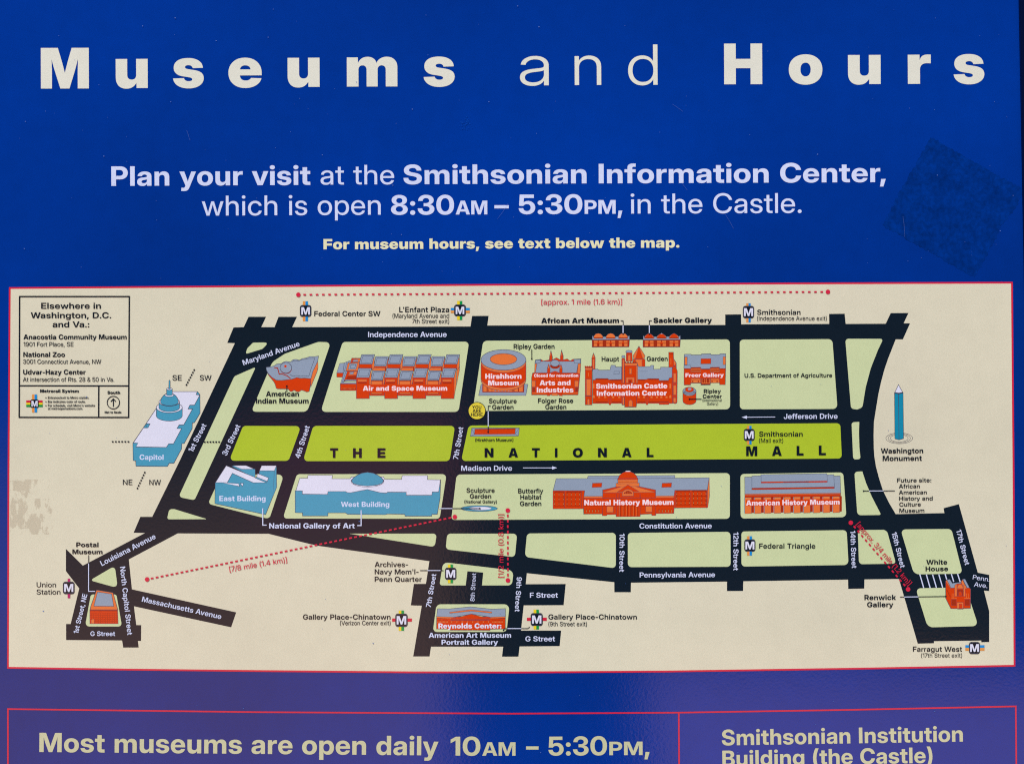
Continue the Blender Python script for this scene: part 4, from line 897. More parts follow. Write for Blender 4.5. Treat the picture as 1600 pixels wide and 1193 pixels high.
ROADS = [(388.4, 494.8), (380.9, 510.9), (365, 511.4), (355, 535.5), (367, 536), (280.6, 720), (237.9, 806.9), (219.4, 806.9), (208.8, 831.7), (226.5, 832.2),
         (129.6, 883), (103.1, 856.8), (103.1, 891.5), (123.9, 918.6), (110.5, 974.1), (103.4, 974.1), (103.4, 999.2), (190.9, 999.8), (192.6, 1010.9), (216.8, 1010.9),
         (215.7, 1000.6), (220.5, 1000.6), (220.8, 975.8), (213.1, 975.8), (209.4, 946.5), (361.3, 979.3), (369.2, 955.9), (206.3, 920), (201.4, 873.3), (277.8, 832.8),
         (419.7, 833.4), (485, 849.5), (499.4, 852.5), (670.9, 876.1), (665.5, 911.5), (646.7, 911.5), (641.9, 945.1), (659, 945.6), (645.6, 1024.8), (671.2, 1024.8),
         (673.5, 1009.5), (786.2, 1009.5), (784.4, 1025.1), (810.1, 1025.1), (811.8, 1009.2), (874.5, 1008.6), (876.8, 984.4), (814.1, 984.4), (818.3, 945.1), (880.7, 944.8),
         (883.9, 911.7), (821.5, 912), (823.2, 894.9), (959.7, 908.9), (959.9, 924.6), (985.6, 924.6), (985.9, 909.7), (1135.8, 908), (1135.8, 922.8), (1160.9, 922.6),
         (1161.4, 907.5), (1325, 904.9), (1325.2, 919.4), (1350.3, 918.9), (1350.6, 904.6), (1404.5, 903.9), (1433.8, 1004.8), (1459.2, 1004.2), (1459.2, 1001), (1533.1, 1000),
         (1533.1, 1002.6), (1545.5, 1002.3), (1545.5, 953.9), (1537.3, 922), (1545.5, 922.7), (1545.5, 897.5), (1527.7, 894), (1498.1, 787), (1474.2, 793.4), (1475.5, 801),
         (1399.4, 802.6), (1389, 785), (1379.6, 766), (1373.5, 747), (1368.5, 727.8), (1366, 712), (1365.2, 699.1), (1364.9, 680), (1365.4, 658.8), (1369.4, 633.8),
         (1372.5, 615), (1376.6, 596.3), (1381.5, 578), (1387.5, 560.3), (1399.4, 530), (1410.6, 530), (1421.9, 505), (1411.9, 505), (1419.4, 488.8), (1391.6, 489),
         (1383.8, 505.6), (1321.3, 505.9), (1319.7, 490), (1295.3, 490.3), (1295.6, 505.9), (1158.1, 506.6), (1157.8, 490.9), (1133.1, 491.3), (1133.1, 507.5), (761.5, 508.4),
         (763.5, 493.3), (737.6, 493.5), (735.1, 509.9), (456.7, 510.9), (464.2, 494.8), (435.3, 494.8), (429, 510.9), (408.4, 510.9), (415.9, 494.8)]
m = Mesh()
m.poly('road', ROADS)
m.build('street_network', mp)

PARKS = [
    [(383.5, 553, 2), (386.5, 544, 4), (395.5, 535, 4), (420, 534.8, 3), (410, 545, 6)],
    [(366.3, 587.5, 8), (399.8, 573, 1.5), (304, 781, 5), (279, 776, 5)],
    [(392.5, 643, 5), (425.5, 565.5, 16), (445, 552.5, 8), (497, 534, 12), (517, 534.5, 6), (480, 643, 9)],
    [(535.5, 534, 6), (733, 533.6, 6), (716.5, 643.2, 7), (501, 643.2, 6)],
    [(755, 532.2, 7), (1140.3, 530, 6), (1140.8, 639.2, 7), (738.5, 641.8, 2)],
    [(1155.8, 530.4, 6), (1300.5, 529.6, 7), (1308.5, 638.6, 7), (1156, 639.2, 6)],
    [(1320.6, 529, 5), (1380, 529.2, 3), (1371.5, 547, 3), (1360.5, 575, 9), (1352.5, 605, 9), (1347.5, 636, 6), (1339, 639.5, 3), (1329.6, 638, 5)],
    [(1330.4, 659.4, 4), (1342.5, 658.7, 0.6), (1342.0, 677, 5), (1342.8, 700, 5), (1344.6, 716.8, 3.5), (1333, 717.5, 4)],
    [(325, 786.5, 5), (346, 741, 3), (444, 740.8, 7), (421, 809.8, 7), (410, 808, 4)],
    [(464, 740.3, 6), (697.8, 740.3, 6), (687, 810, 6), (442, 809.5, 5)],
    [(713.5, 740.8, 7), (1140.3, 738.6, 6), (1140.3, 810, 6), (705, 811.8, 5)],
    [(1156.8, 740, 6), (1317.5, 737.6, 6), (1322.5, 807.4, 7), (1157.2, 809.6, 6)],
    [(1334.8, 736.5, 5), (1347.3, 736, 0.6), (1353, 754, 5), (1362.2, 775.5, 9), (1376.8, 804, 2), (1339.5, 804.4, 6)],
    [(261, 810.8, 3), (264.5, 795, 6), (272.5, 794.8, 4), (324, 810.5, 0.5)],
    [(545.6, 833.1, 0.3), (682.5, 833.1, 5), (679.3, 854, 6)],
    [(698.8, 833.1, 6), (808, 833.1, 6), (804.5, 869.8, 6), (696.3, 857.6, 6)],
    [(823.4, 832.8, 6), (962.2, 831.8, 6), (962.2, 887.2, 6), (820, 869.5, 7)],
    [(981, 832, 5), (1141.3, 830.2, 6), (1141.6, 884.8, 6), (981, 885.4, 6)],
    [(1158.4, 829.7, 5), (1322.8, 827.6, 6), (1325.8, 882, 7), (1158.4, 884.5, 6)],
    [(1340.2, 827.5, 6), (1385.5, 827.1, 8), (1399.8, 880, 4), (1342, 880.8, 6)],
    [(1407, 826.5, 6), (1486.5, 825.8, 7), (1504, 895.6, 6), (1428, 896.7, 11)],
    [(1430.5, 918.4, 6), (1509, 917, 2), (1528.5, 977.3, 7), (1449.5, 979.4, 11)],
    [(692.5, 877.6, 8), (802.8, 890.5, 9), (799.8, 913.9, 7), (686.5, 913.9, 4)],
    [(682, 943.3, 8), (796.3, 943.3, 8), (791.5, 986.6, 7), (676.3, 986.6, 6)],
    [(140.8, 906, 2.5), (179.5, 883.2, 5), (184.2, 918, 6)],
    [(133, 978, 6), (142, 928, 4), (182, 928, 4), (190.8, 978, 5)],
]
for q in PARKS:
    m = Mesh()
    m.poly('park', rnd(q))
    m.build('park_block', mp)
for q in ([(380, 665, 6), (470.5, 665.3, 6), (451, 719.6, 7), (358, 719.4, 6)],
          [(489.5, 665, 7), (711, 665, 6), (702.5, 720, 7), (473.5, 720, 6)],
          [(732.3, 664.4, 7), (1312.8, 660.8, 6), (1315.3, 716, 6), (720.5, 719.8, 6)]):
    m = Mesh()
    m.poly('lawn', rnd(q))
    m.build('lawn_block', mp, 'bright yellow-green strip of lawn')
m = Mesh()
m.poly('road', [(730.3, 891.8), (755.1, 893.8), (753.0, 915.2), (727.5, 915.2)])
for a, b in (((145, 225), (198, 408)), ((232, 228), (283, 408)), ((315, 228), (367, 405)), ((398, 226), (450, 405)), ((482, 222), (505, 300)), ((565, 222), (597, 325)), ((648, 220), (683, 328))):
    m.line('ice', X(1420, 870, 8.52, [a, b]), 1.7)
m.build('closed_street_stripes', mp)

# ------------------------------------------------------------------ distance markers


def distance(pts, period, dash, words, x0, y0, x1, y1, label, cap=8.0, wd=2.5):
    e = empty('distance_marker', mp.parent, label)
    m = Mesh()
    a, b = Vector(pts[0]), Vector(pts[1])
    t = (b - a).normalized()
    n = int(((b - a).length - 3) / period)
    d0 = nextd()
    for k in range(1, n + 1):
        p = a + t * (k * (b - a).length / (n + 1) if n else 0)
        m.line('carmine', [tuple(p - t * dash / 2), tuple(p + t * dash / 2)], wd, d=d0)
    for p in (a, b):
        m.poly('carmine', ell(p.x, p.y, 3.5, 3.5, 24), d0)
    m.build('dashed_line', e)
    m = Mesh()
    text(m, 'carmine', 'R', words, x0, x1, y0, y1, cap, True)
    m.build('distance_lettering', e)


# ------------------------------------------------------------------ museum drawings
DRAWN = DEPTH[0] + 1e-5                      # the drawings lie side by side, so each starts from the same layer


class Drawing:
    def __init__(self, kind, label):
        self.e = empty(kind, sign, label)
        self.parts = {}
        DEPTH[0] = DRAWN

    def __getattr__(self, part):
        if part.startswith('__'):
            raise AttributeError(part)
        return self.parts.setdefault(part, Mesh())

    def done(self):
        for k, m in self.parts.items():
            m.build(k, self.e)


def outlined(mesh, colour, pts, w=0.7, lc='line', closed=True):
    mesh.poly(colour, pts)
    if w:
        mesh.line(lc, pts, w, closed)


RO, OR, BR, GR, TE, WH = 'red', 'orange', 'brick', 'grey', 'teal', 'white'

# American Indian Museum
D = Drawing('museum_drawing', 'orange museum drawing with a wavy grey roof and a round dome')
q = lambda *p: X(400, 540, 11.93, p)
outlined(D.wall, RO, q((190, 430), (230, 540), (330, 665), (360, 720), (375, 785), (400, 803), (600, 805), (640, 850), (670, 850), (712, 825), (760, 855), (800, 858), (850, 825), (900, 840), (950, 862), (995, 850), (1020, 700), (1025, 600), (760, 590), (500, 640)))
outlined(D.wall, OR, q((1025, 610), (1060, 480), (1150, 280), (1158, 400), (1140, 480), (1090, 600), (1050, 700), (1020, 770)))
outlined(D.roof, GR, q((190, 400), (280, 390), (340, 375), (380, 345), (420, 335), (470, 335), (510, 305), (570, 290), (640, 305), (690, 262), (740, 252), (810, 270), (860, 240), (910, 232), (970, 215), (1010, 200), (1090, 205), (1168, 190), (1150, 290), (1060, 480), (1025, 612), (900, 600), (840, 605), (760, 590), (680, 620), (600, 630), (480, 645), (380, 640), (300, 590), (230, 520), (195, 450)))
D.roof.line('line', q((670, 300), (720, 275), (790, 288), (850, 262), (920, 250), (980, 235), (1095, 235), (1070, 310), (1030, 420), (985, 570), (890, 555), (830, 570), (750, 552), (690, 570), (630, 530)), 0.6)
D.roof.line(BR, q((340, 406), (402, 414), (420, 470), (434, 530), (480, 522), (585, 562), (645, 610)), 1.5)
outlined(D.dome, BR, ell(447 - 400 + 400, 540 + 425 / 11.93, 9.1, 8.4), 0)
outlined(D.dome, GR, ell(400 + 558 / 11.93, 540 + 410 / 11.93, 9.0, 8.3))
D.dome.poly(RO, ell(400 + 549 / 11.93, 540 + 381 / 11.93, 2.0, 2.0, 16))
D.done()

# Air and Space Museum
D = Drawing('museum_drawing', 'long orange museum drawing with two rows of grey square roofs')
q = lambda *p: X(520, 540, 7.273, p)
W_, R_ = D.wall, D.roof
outlined(R_, GR, q((80, 200), (130, 195), (115, 308), (45, 308)), .5)
outlined(W_, RO, q((45, 308), (117, 308), (112, 356), (45, 356)), .5)
outlined(W_, RO, q((215, 140), (325, 140), (320, 260), (160, 290), (205, 185)), .5)
outlined(W_, OR, q((232, 152), (322, 148), (312, 186), (222, 186)), .5)
outlined(R_, GR, q((237, 160), (288, 160), (282, 180), (228, 180)), .4)
outlined(R_, GR, q((132, 192), (212, 163), (160, 300), (115, 308)), .5)
R_.line('line', q((160, 185), (130, 300)), .5)
R_.line('line', q((185, 172), (150, 290)), .5)
outlined(W_, OR, q((172, 195), (306, 190), (286, 285), (150, 285)), .6)
outlined(R_, GR, q((192, 205), (280, 201), (262, 266), (176, 268)), .5)
R_.line('line', q((206, 216), (262, 214), (250, 254), (196, 255)), .5, True)
outlined(W_, RO, q((165, 290), (290, 285), (270, 390), (120, 405)), .5)
outlined(W_, OR, q((190, 295), (275, 292), (268, 330), (178, 335)), .4)
outlined(R_, GR, q((200, 300), (240, 298), (232, 322), (192, 322)), .4)
outlined(W_, BR, q((170, 345), (268, 340), (266, 380), (152, 382)), 0)
outlined(R_, GR, q((130, 288), (166, 291), (128, 400), (268, 400), (268, 386), (145, 385), (120, 416), (268, 416), (268, 432), (88, 430)), .5)
R_.line('line', q((150, 292), (104, 428)), .5)
outlined(W_, RO, q((85, 432), (268, 432), (268, 507), (85, 507)), .6)
W_.line(BR, q((100, 490), (262, 490)), 1.6)
for k in range(11):
    W_.line('pane', q((105 + 14 * k, 478), (105 + 14 * k, 494)), .35)
outlined(W_, OR, q((1410, 205), (1440, 100), (1440, 270), (1408, 440)), .6)
for k in range(3):                            # back row, low blocks
    x = 468 + 320 * k
    outlined(W_, OR, q((x - 15, 205), (x + 165, 125), (x + 160, 290), (x - 15, 290)), .4)
    outlined(W_, RO, q((x, 232), (x + 138, 232), (x + 138, 250), (x, 250)), .5)
    W_.line(BR, q((x + 130, 250), (x + 130, 285)), 1.6)
    outlined(R_, GR, q((x + 20, 122), (x + 165, 122), (x + 138, 232), (x, 232)), .7)
    R_.line('line', q((x + 36, 137), (x + 146, 137), (x + 126, 218), (x + 18, 218)), .5, True)
for k in range(4):                            # back row, tall blocks
    x = 300 + 322 * k
    outlined(W_, OR, q((x + 145, 208), (x + 172, 102), (x + 172, 240), (x + 150, 275), (x + 145, 275)), .5)
    outlined(W_, RO, q((x, 208), (x + 145, 208), (x + 145, 262), (x, 262)), .6)
    outlined(R_, GR, q((x + 28, 102), (x + 175, 100), (x + 147, 208), (x, 208)), .7)
    R_.line('line', q((x + 44, 116), (x + 156, 116), (x + 134, 193), (x + 20, 193)), .5, True)
for k in range(3):                            # front row, low blocks
    x = 430 + 320 * k
    outlined(W_, RO, q((x - 18, 370), (x + 158, 370), (x + 158, 565), (x - 18, 565)), .5)
    outlined(W_, OR, q((x + 138, 390), (x + 162, 285), (x + 162, 400), (x + 140, 460)), .5)
    outlined(W_, OR, q((x + 8, 400), (x + 130, 400), (x + 130, 552), (x + 8, 552)), .5)
    W_.line(BR, q((x, 396), (x + 138, 396)), 1.3)
    W_.line(BR, q((x + 8, 548), (x + 130, 548)), 1.0)
    outlined(R_, GR, q((x + 24, 283), (x + 164, 285), (x + 135, 390), (x, 390)), .7)
    R_.line('line', q((x + 40, 298), (x + 144, 300), (x + 122, 375), (x + 20, 375)), .5, True)
for k in range(4):                            # front row, tall blocks
    x = 268 + 321 * k
    outlined(W_, OR, q((x + 147, 362), (x + 172, 256), (x + 172, 440), (x + 147, 590)) if k == 3 else q((x + 147, 362), (x + 172, 256), (x + 166, 460), (x + 147, 470)), .5)
    outlined(W_, RO, q((x, 362), (x + 147, 362), (x + 147, 598), (x, 598)), .6)
    outlined(W_, OR, q((x + 16, 384), (x + 118, 384), (x + 118, 407), (x + 16, 407)), .35)
    outlined(W_, BR, q((x + 16, 414), (x + 118, 414), (x + 118, 430), (x + 16, 430)), 0)
    outlined(R_, GR, q((x + 24, 254), (x + 172, 256), (x + 145, 362), (x, 362)), .7)
    R_.line('line', q((x + 40, 270), (x + 153, 271), (x + 132, 346), (x + 20, 346)), .5, True)
W_.poly(RO, q((270, 440), (1378, 440), (1378, 532), (270, 532)))
text(D.museum_name, 'pinkwhite', 'X', 'Air and Space Museum', 567, 698.8, 610.2, 610.0, 7.6)
D.done()

# Hirshhorn Museum
D = Drawing('museum_drawing', 'round orange drum museum drawing with a grey ring roof')
q = lambda *p: X(740, 530, 8.889, p)
Q1 = lambda x, y: (740 + x / 8.889, 530 + y / 8.889)
outlined(D.plinth, GR, q((104, 622), (755, 622), (725, 778), (70, 778)), .6)
outlined(D.wall, OR, q((125, 600), (705, 600), (698, 732), (128, 732)), .6)
for x in (128, 188, 560, 622, 690):
    D.wall.line(BR, q((x, 620), (x, 732)), 1.6)
for x in (205, 255, 300, 350, 395, 440, 490, 540):
    D.wall.line(GR if x > 270 and x < 520 else BR, q((x, 690), (x, 730)), .9)
D.wall.line(BR, q((128, 728), (698, 728)), 1.1)
cx, cy = Q1(415, 285)
rx, ry = 312 / 8.889, 142 / 8.889
body = ell(cx, cy, rx, ry, 30, 180, 0)[::-1]
low = ell(cx, Q1(0, 560)[1], rx, 150 / 8.889, 30, 0, 180)
D.wall.poly(OR, [(cx + rx, cy)] + low + [(cx - rx, cy)])
low2 = ell(cx, Q1(0, 528)[1], rx, 146 / 8.889, 30, 0, 180)
D.wall.poly(RO, [(cx + rx, cy)] + low2 + [(cx - rx, cy)])
up2 = ell(cx, Q1(0, 318)[1], rx, 142 / 8.889, 30, 0, 180)
D.wall.poly(OR, [(cx + rx, cy)] + up2 + [(cx - rx, cy)])
D.wall.line('line', up2, .5)
D.wall.line('line', low2, .5)
D.wall.line('line', [(cx + rx, cy)] + low + [(cx - rx, cy)], .7)
outlined(D.roof, GR, ell(cx, cy, rx, ry, 60), .7)
outlined(D.roof, OR, ell(Q1(415, 0)[0], Q1(0, 275)[1], 186 / 8.889, 78 / 8.889, 48), .7)
text(D.museum_name, 'pinkwhite', 'X', 'Hirshhorn', 758.2, 814.8, 591.5, 591.3, 7.9)
text(D.museum_name, 'pinkwhite', 'X', 'Museum', 762.7, 810.5, 601.8, 601.6, 7.9)
D.done()

# Arts and Industries
D = Drawing('museum_drawing', 'orange museum drawing with twin spires and a small round dome')
outlined(D.wall, RO, q((860, 290), (930, 275), (970, 300), (1050, 285), (1055, 240), (1075, 155), (1095, 240), (1095, 285), (1150, 255), (1205, 285), (1205, 230), (1222, 145), (1245, 230), (1245, 285), (1300, 270), (1340, 300), (1380, 275), (1490, 270), (1485, 420), (1450, 770), (805, 770), (805, 530), (820, 465), (860, 465)), .6)
outlined(D.wall, OR, q((850, 340), (880, 340), (858, 465), (845, 465)), .4)
outlined(D.wall, OR, q((1450, 340), (1488, 335), (1478, 480), (1440, 465)), .4)
outlined(D.roof, GR, q((858, 285), (935, 280), (935, 305), (1390, 305), (1390, 275), (1490, 272), (1488, 335), (1450, 338), (1430, 465), (858, 465), (880, 340), (850, 338)), .6)
D.roof.line('line', q((862, 288), (932, 285), (925, 325), (856, 325)), .45, True)
D.roof.line('line', q((1398, 282), (1482, 278), (1480, 330), (1400, 330)), .45, True)
for x in (1072, 1222):
    outlined(D.tower, RO, q((x - 20, 290), (x - 18, 235), (x, 155), (x + 20, 235), (x + 20, 290)), .5)
    outlined(D.tower, OR, q((x - 14, 225), (x, 165), (x + 4, 225)), .3)
for x in (1042, 1212):
    outlined(D.tower, RO, q((x - 20, 470), (x - 18, 400), (x, 340), (x + 20, 400), (x + 20, 470)), .5)
    outlined(D.tower, OR, q((x - 15, 400), (x, 360), (x + 13, 400)), .3)
D.dome.poly(BR, ell(Q1(1130, 0)[0], Q1(0, 368)[1], 68 / 8.889, 40 / 8.889))
outlined(D.dome, GR, ell(Q1(1130, 0)[0], Q1(0, 330)[1], 60 / 8.889, 46 / 8.889), .6)
outlined(D.wall, RO, q((1050, 465), (1130, 440), (1210, 465)), .4)
for x in (830, 1425):
    outlined(D.wall, OR, q((x - 22, 575), (x + 30, 575), (x + 28, 660), (x - 22, 660)), .4)
    outlined(D.wall, BR, q((x - 12, 670), (x + 22, 670), (x + 20, 725), (x - 12, 725)), .3)
D.wall.line(OR, q((810, 745), (1000, 745)), 1.0)
D.wall.line(OR, q((1240, 742), (1450, 742)), 1.0)
D.wall.line(BR, q((905, 552), (1025, 552)), .7)
D.wall.line(BR, q((1230, 550), (1350, 550)), .7)
for x in (1080, 1115, 1150, 1185):
    D.wall.line(OR, q((x, 545), (x + 15, 565)), .8)
outlined(D.wall, RO, q((1020, 765), (1060, 765), (1060, 783), (1020, 783)), .3)
outlined(D.wall, RO, q((1190, 765), (1235, 765), (1235, 783), (1190, 783)), .3)
outlined(D.wall, OR, q((1085, 750), (1170, 750), (1170, 778), (1085, 778)), .4)
text(D.museum_name, 'pinkwhite', 'X', 'Closed for renovation', 834.4, 903.5, 588.9, 588.7, 4.9)
text(D.museum_name, 'pinkwhite', 'X', 'Arts and', 843.2, 891.4, 601.7, 601.5, 8)
text(D.museum_name, 'pinkwhite', 'X', 'Industries', 838.7, 896, 612.8, 612.6, 8)
D.done()

# Castle
D = Drawing('museum_drawing', 'orange castle drawing with many towers and a pointed turret')
q = lambda *p: X(900, 530, 9.412, p)
outlined(D.turret, RO, q((840, 290), (1015, 290), (1015, 400), (840, 400)), .5)
outlined(D.turret, OR, q((875, 295), (970, 295), (970, 400), (875, 400)), .4)
outlined(D.turret, OR, q((838, 240), (925, 100), (1015, 240), (1000, 290), (850, 290)), .6)
outlined(D.turret, RO, q((870, 290), (925, 100), (985, 290)), .4)
outlined(D.slender_tower, RO, q((232, 440), (232, 270), (257, 200), (283, 270), (280, 440)), .6)
outlined(D.slender_tower, OR, q((246, 430), (246, 290), (270, 290), (268, 430)), .3)
outlined(D.slender_tower, OR, q((236, 268), (257, 208), (272, 268)), .3)
outlined(D.round_tower, RO, q((1362, 190), (1432, 190), (1435, 285), (1475, 345), (1475, 440), (1365, 440)), .6)
outlined(D.round_tower, OR, q((1435, 290), (1472, 350), (1440, 400)), .4)
D.round_tower.line(BR, q((1362, 212), (1432, 212)), 1.2)
D.round_tower.line(OR, q((1395, 280), (1395, 370)), .9)
outlined(D.wall, RO, q((245, 590), (1420, 560), (1420, 940), (245, 940)), .6)
outlined(D.roof, GR, q((245, 440), (320, 436), (335, 452), (500, 450), (515, 380), (580, 380), (580, 405), (670, 405), (670, 588), (480, 592), (470, 575), (290, 575), (285, 595), (245, 595)), .6)
outlined(D.roof, GR, q((905, 365), (920, 400), (1095, 400), (1100, 380), (1142, 382), (1140, 440), (1240, 437), (1245, 408), (1415, 410), (1412, 560), (1368, 570), (1360, 602), (1225, 605), (1215, 577), (1060, 577), (1030, 590), (905, 590)), .6)
D.roof.line('line', q((560, 470), (640, 470), (635, 510), (555, 510)), .4, True)
D.roof.line('line', q((930, 470), (1050, 470)), .35)
for a, b, y in ((290, 470, 585), (500, 665, 600), (905, 1020, 597), (1062, 1215, 587), (1225, 1360, 620)):
    D.wall.line(BR, q((a, y), (b, y)), 1.7)
outlined(D.corner_tower, RO, q((132, 400), (248, 400), (245, 450), (236, 465), (236, 962), (135, 962), (135, 450)), .6)
outlined(D.corner_tower, OR, q((132, 420), (245, 420), (240, 450), (137, 450)), .4)
for x in range(128, 248, 30):
    D.corner_tower.poly(BR, q((x, 390), (x + 18, 390), (x + 18, 412), (x, 412)))
outlined(D.corner_tower, OR, q((152, 585), (218, 585), (215, 825), (152, 825)), .5)
D.corner_tower.line(OR, q((182, 490), (182, 545)), 1.0)
D.corner_tower.line('line', q((135, 832), (236, 832)), .6)
outlined(D.corner_tower, OR, q((168, 962), (168, 890), (182, 870), (198, 890), (198, 962)), .3)
outlined(D.gate_tower, RO, q((672, 280), (718, 280), (715, 962), (675, 962)), .6)
outlined(D.gate_tower, OR, q((686, 300), (708, 300), (708, 640), (686, 640)), .4)
outlined(D.gate_tower, OR, q((686, 850), (708, 850), (708, 960), (686, 960)), .4)
outlined(D.gate_tower, GR, q((670, 255), (678, 238), (712, 238), (720, 255), (716, 268), (675, 268)), .6)
outlined(D.gate_tower, RO, q((740, 195), (822, 195), (830, 320), (735, 320)), .6)
outlined(D.gate_tower, OR, q((765, 230), (800, 230), (800, 320), (765, 320)), .4)
outlined(D.gate_tower, GR, q((730, 180), (742, 165), (770, 160), (812, 165), (828, 180), (820, 196), (738, 196)), .6)
outlined(D.gate_tower, RO, q((715, 345), (900, 345), (890, 960), (885, 995), (715, 995)), .6)
outlined(D.gate_tower, OR, q((712, 350), (902, 350), (896, 385), (715, 385)), .4)
for x in range(715, 900, 38):
    D.gate_tower.poly(BR, q((x, 328), (x + 22, 328), (x + 22, 350), (x, 350)))
outlined(D.gate_tower, OR, q((785, 430), (818, 430), (818, 508), (785, 508)), .4)
outlined(D.gate_tower, OR, q((738, 560), (858, 560), (858, 640), (738, 640)), .4)
outlined(D.gate_tower, RO, q((765, 585), (828, 585), (828, 640), (765, 640)), .4)
outlined(D.gate_tower, BR, q((780, 600), (812, 600), (812, 640), (780, 640)), 0)
outlined(D.gate_tower, OR, q((885, 390), (905, 390), (905, 640), (885, 640)), .4)
outlined(D.gate_tower, OR, q((775, 990), (775, 910), (802, 885), (830, 910), (830, 990)), .4)
outlined(D.round_tower, RO, q((1412, 440), (1440, 380), (1480, 440), (1490, 470), (1485, 930), (1455, 945), (1420, 930)), .6)
outlined(D.round_tower, OR, q((1432, 500), (1470, 500), (1470, 630), (1432, 630)), .4)
outlined(D.round_tower, OR, q((1432, 675), (1472, 675), (1472, 815), (1432, 815)), .4)
outlined(D.round_tower, OR, q((1432, 860), (1468, 860), (1468, 925), (1432, 925)), .4)
outlined(D.round_tower, RO, q((1415, 640), (1485, 640), (1485, 660), (1415, 660)), .3)
outlined(D.round_tower, RO, q((1415, 825), (1485, 825), (1485, 848), (1415, 848)), .3)
for x in (260, 340, 430, 545, 635, 925, 1000, 1110, 1190, 1255, 1330, 1385):
    D.wall.poly(OR, q((x - 15, 862), (x - 15, 832), (x, 815), (x + 15, 832), (x + 15, 862)))
for x in (1385, 258):
    D.wall.poly(OR, q((x - 12, 650), (x + 12, 650), (x + 12, 720), (x - 12, 720)))
for a, b in ((290, 470), (530, 665), (910, 1020), (1065, 1360)):
    D.wall.line(BR, q((a, 918), (b, 918)), 1.1)
outlined(D.wall, RO, q((480, 870), (515, 870), (512, 960), (485, 960)), .4)
outlined(D.wall, RO, q((1028, 850), (1060, 850), (1058, 958), (1030, 958)), .4)
outlined(D.wall, RO, q((1222, 925), (1365, 925), (1365, 955), (1222, 955)), .4)
D.museum_name
D.wall.poly(RO, q((285, 645), (1350, 645), (1350, 835), (285, 835)))
text(D.museum_name, 'pinkwhite', 'X', 'Smithsonian Castle', 931.2, 1042.5, 606.9, 606.4, 8)
text(D.museum_name, 'pinkwhite', 'X', 'Information Center', 932.4, 1041.8, 618, 617.5, 8)
D.done()

# African Art Museum and Sackler Gallery
for kind in (0, 1):
    D = Drawing('museum_drawing', ('small orange pavilion drawing with three round orange domes', 'small orange pavilion drawing with three pointed red domes')[kind])
    q = lambda *p: X(910, 480, 7.273, p)
    ox = 578 * kind
    qq = lambda *p: q(*[(x + ox, y) for x, y in p])
    outlined(D.wall, BR, qq((110, 368), (535, 366), (530, 450), (110, 452)), .6)
    outlined(D.roof, GR, qq((112, 325), (122, 325), (125, 335), (515, 330), (535, 322), (535, 366), (112, 370)), .6)
    for k in range(3):
        x = 180 + 141 * k
        dome = qq((x - 52, 352), (x - 50, 325), (x - 30, 303), (x, 295), (x + 30, 303), (x + 50, 325), (x + 54, 352)) if not kind else qq((x - 58, 350), (x - 45, 322), (x - 20, 303), (x, 294), (x + 20, 303), (x + 45, 322), (x + 58, 350))
        outlined(D.dome, OR, dome, .5)
        if kind:
            outlined(D.dome, RO, qq((x - 50, 350), (x - 28, 310), (x, 296), (x + 28, 310), (x + 50, 350)), .3)
        D.dome.poly(BR, qq((x - 52, 342), (x + 52, 342), (x + 52, 355), (x - 52, 355)))
        if kind and k == 1:
            D.dome.poly(GR, qq((x - 14, 303), (x, 292), (x + 14, 303)))
        for dx in (-28, 28):
            for yy, hh in ((380, 24), (412, 30)):
                D.wall.poly(OR, qq((x + dx - 22, yy), (x + dx + 22, yy), (x + dx + 22, yy + hh), (x + dx - 22, yy + hh)))
        D.wall.poly(RO, [(p[0], p[1]) for p in ell(*qq((x, 408))[0], 2.2, 2.2, 14)])
        D.wall.poly(BR, qq((x - 12, 412), (x + 12, 412), (x + 12, 446), (x - 12, 446)))
    D.done()

# Freer Gallery
D = Drawing('museum_drawing', 'orange gallery drawing with a grey roof around a red court')
q = lambda *p: X(1060, 540, 11.93, p)
outlined(D.wall, RO, q((105, 420), (880, 420), (872, 724), (768, 724), (768, 690), (596, 690), (594, 728), (420, 730), (416, 695), (228, 697), (226, 730), (105, 730)), .7)
outlined(D.roof, GR, q((110, 158), (235, 158), (240, 172), (428, 170), (432, 152), (600, 150), (606, 168), (770, 166), (775, 150), (880, 150), (880, 425), (770, 425), (765, 400), (595, 402), (585, 430), (425, 432), (412, 405), (235, 405), (225, 428), (103, 428)), .7)
outlined(D.roof, RO, q((420, 242), (606, 240), (604, 335), (416, 338)), .5)
outlined(D.roof, OR, q((118, 210), (166, 208), (162, 355), (116, 355)), .5)
outlined(D.roof, OR, q((832, 205), (878, 205), (878, 352), (832, 354)), .5)
D.roof.line('line', q((105, 360), (225, 362), (232, 400)), .4)
for a, b in ((235, 412), (596, 760)):
    D.wall.line(BR, q((a, 412), (b, 408)), 2.0)
    outlined(D.wall, OR, q((a - 5, 425), (b + 5, 422), (b + 5, 490), (a - 5, 492)), .4)
    D.wall.line(BR, q((a, 455), (b, 452)), 1.6)
    D.wall.line(BR, q((a, 480), (b, 478)), 1.0)
    outlined(D.wall, OR, q((a, 605), (b, 603), (b, 690), (a, 692)), .4)
    D.wall.line(BR, q((a, 628), (b, 626)), 1.0)
    for x in (a + 30, b - 40):
        D.wall.poly(BR, ell(*q((x, 665))[0], 1.3, 1.3, 12))
D.wall.line(BR, q((105, 430), (222, 430)), 1.2)
D.wall.line(BR, q((768, 428), (878, 428)), 1.2)
D.wall.line(BR, q((440, 440), (575, 440)), 1.0)
outlined(D.wall, BR, q((425, 610), (590, 608), (588, 722), (425, 724)), .4)
for x in (440, 490, 520, 575):
    D.wall.line(OR, q((x, 615), (x, 700)), .9)
D.wall.line(OR, q((432, 695), (585, 693)), .9)
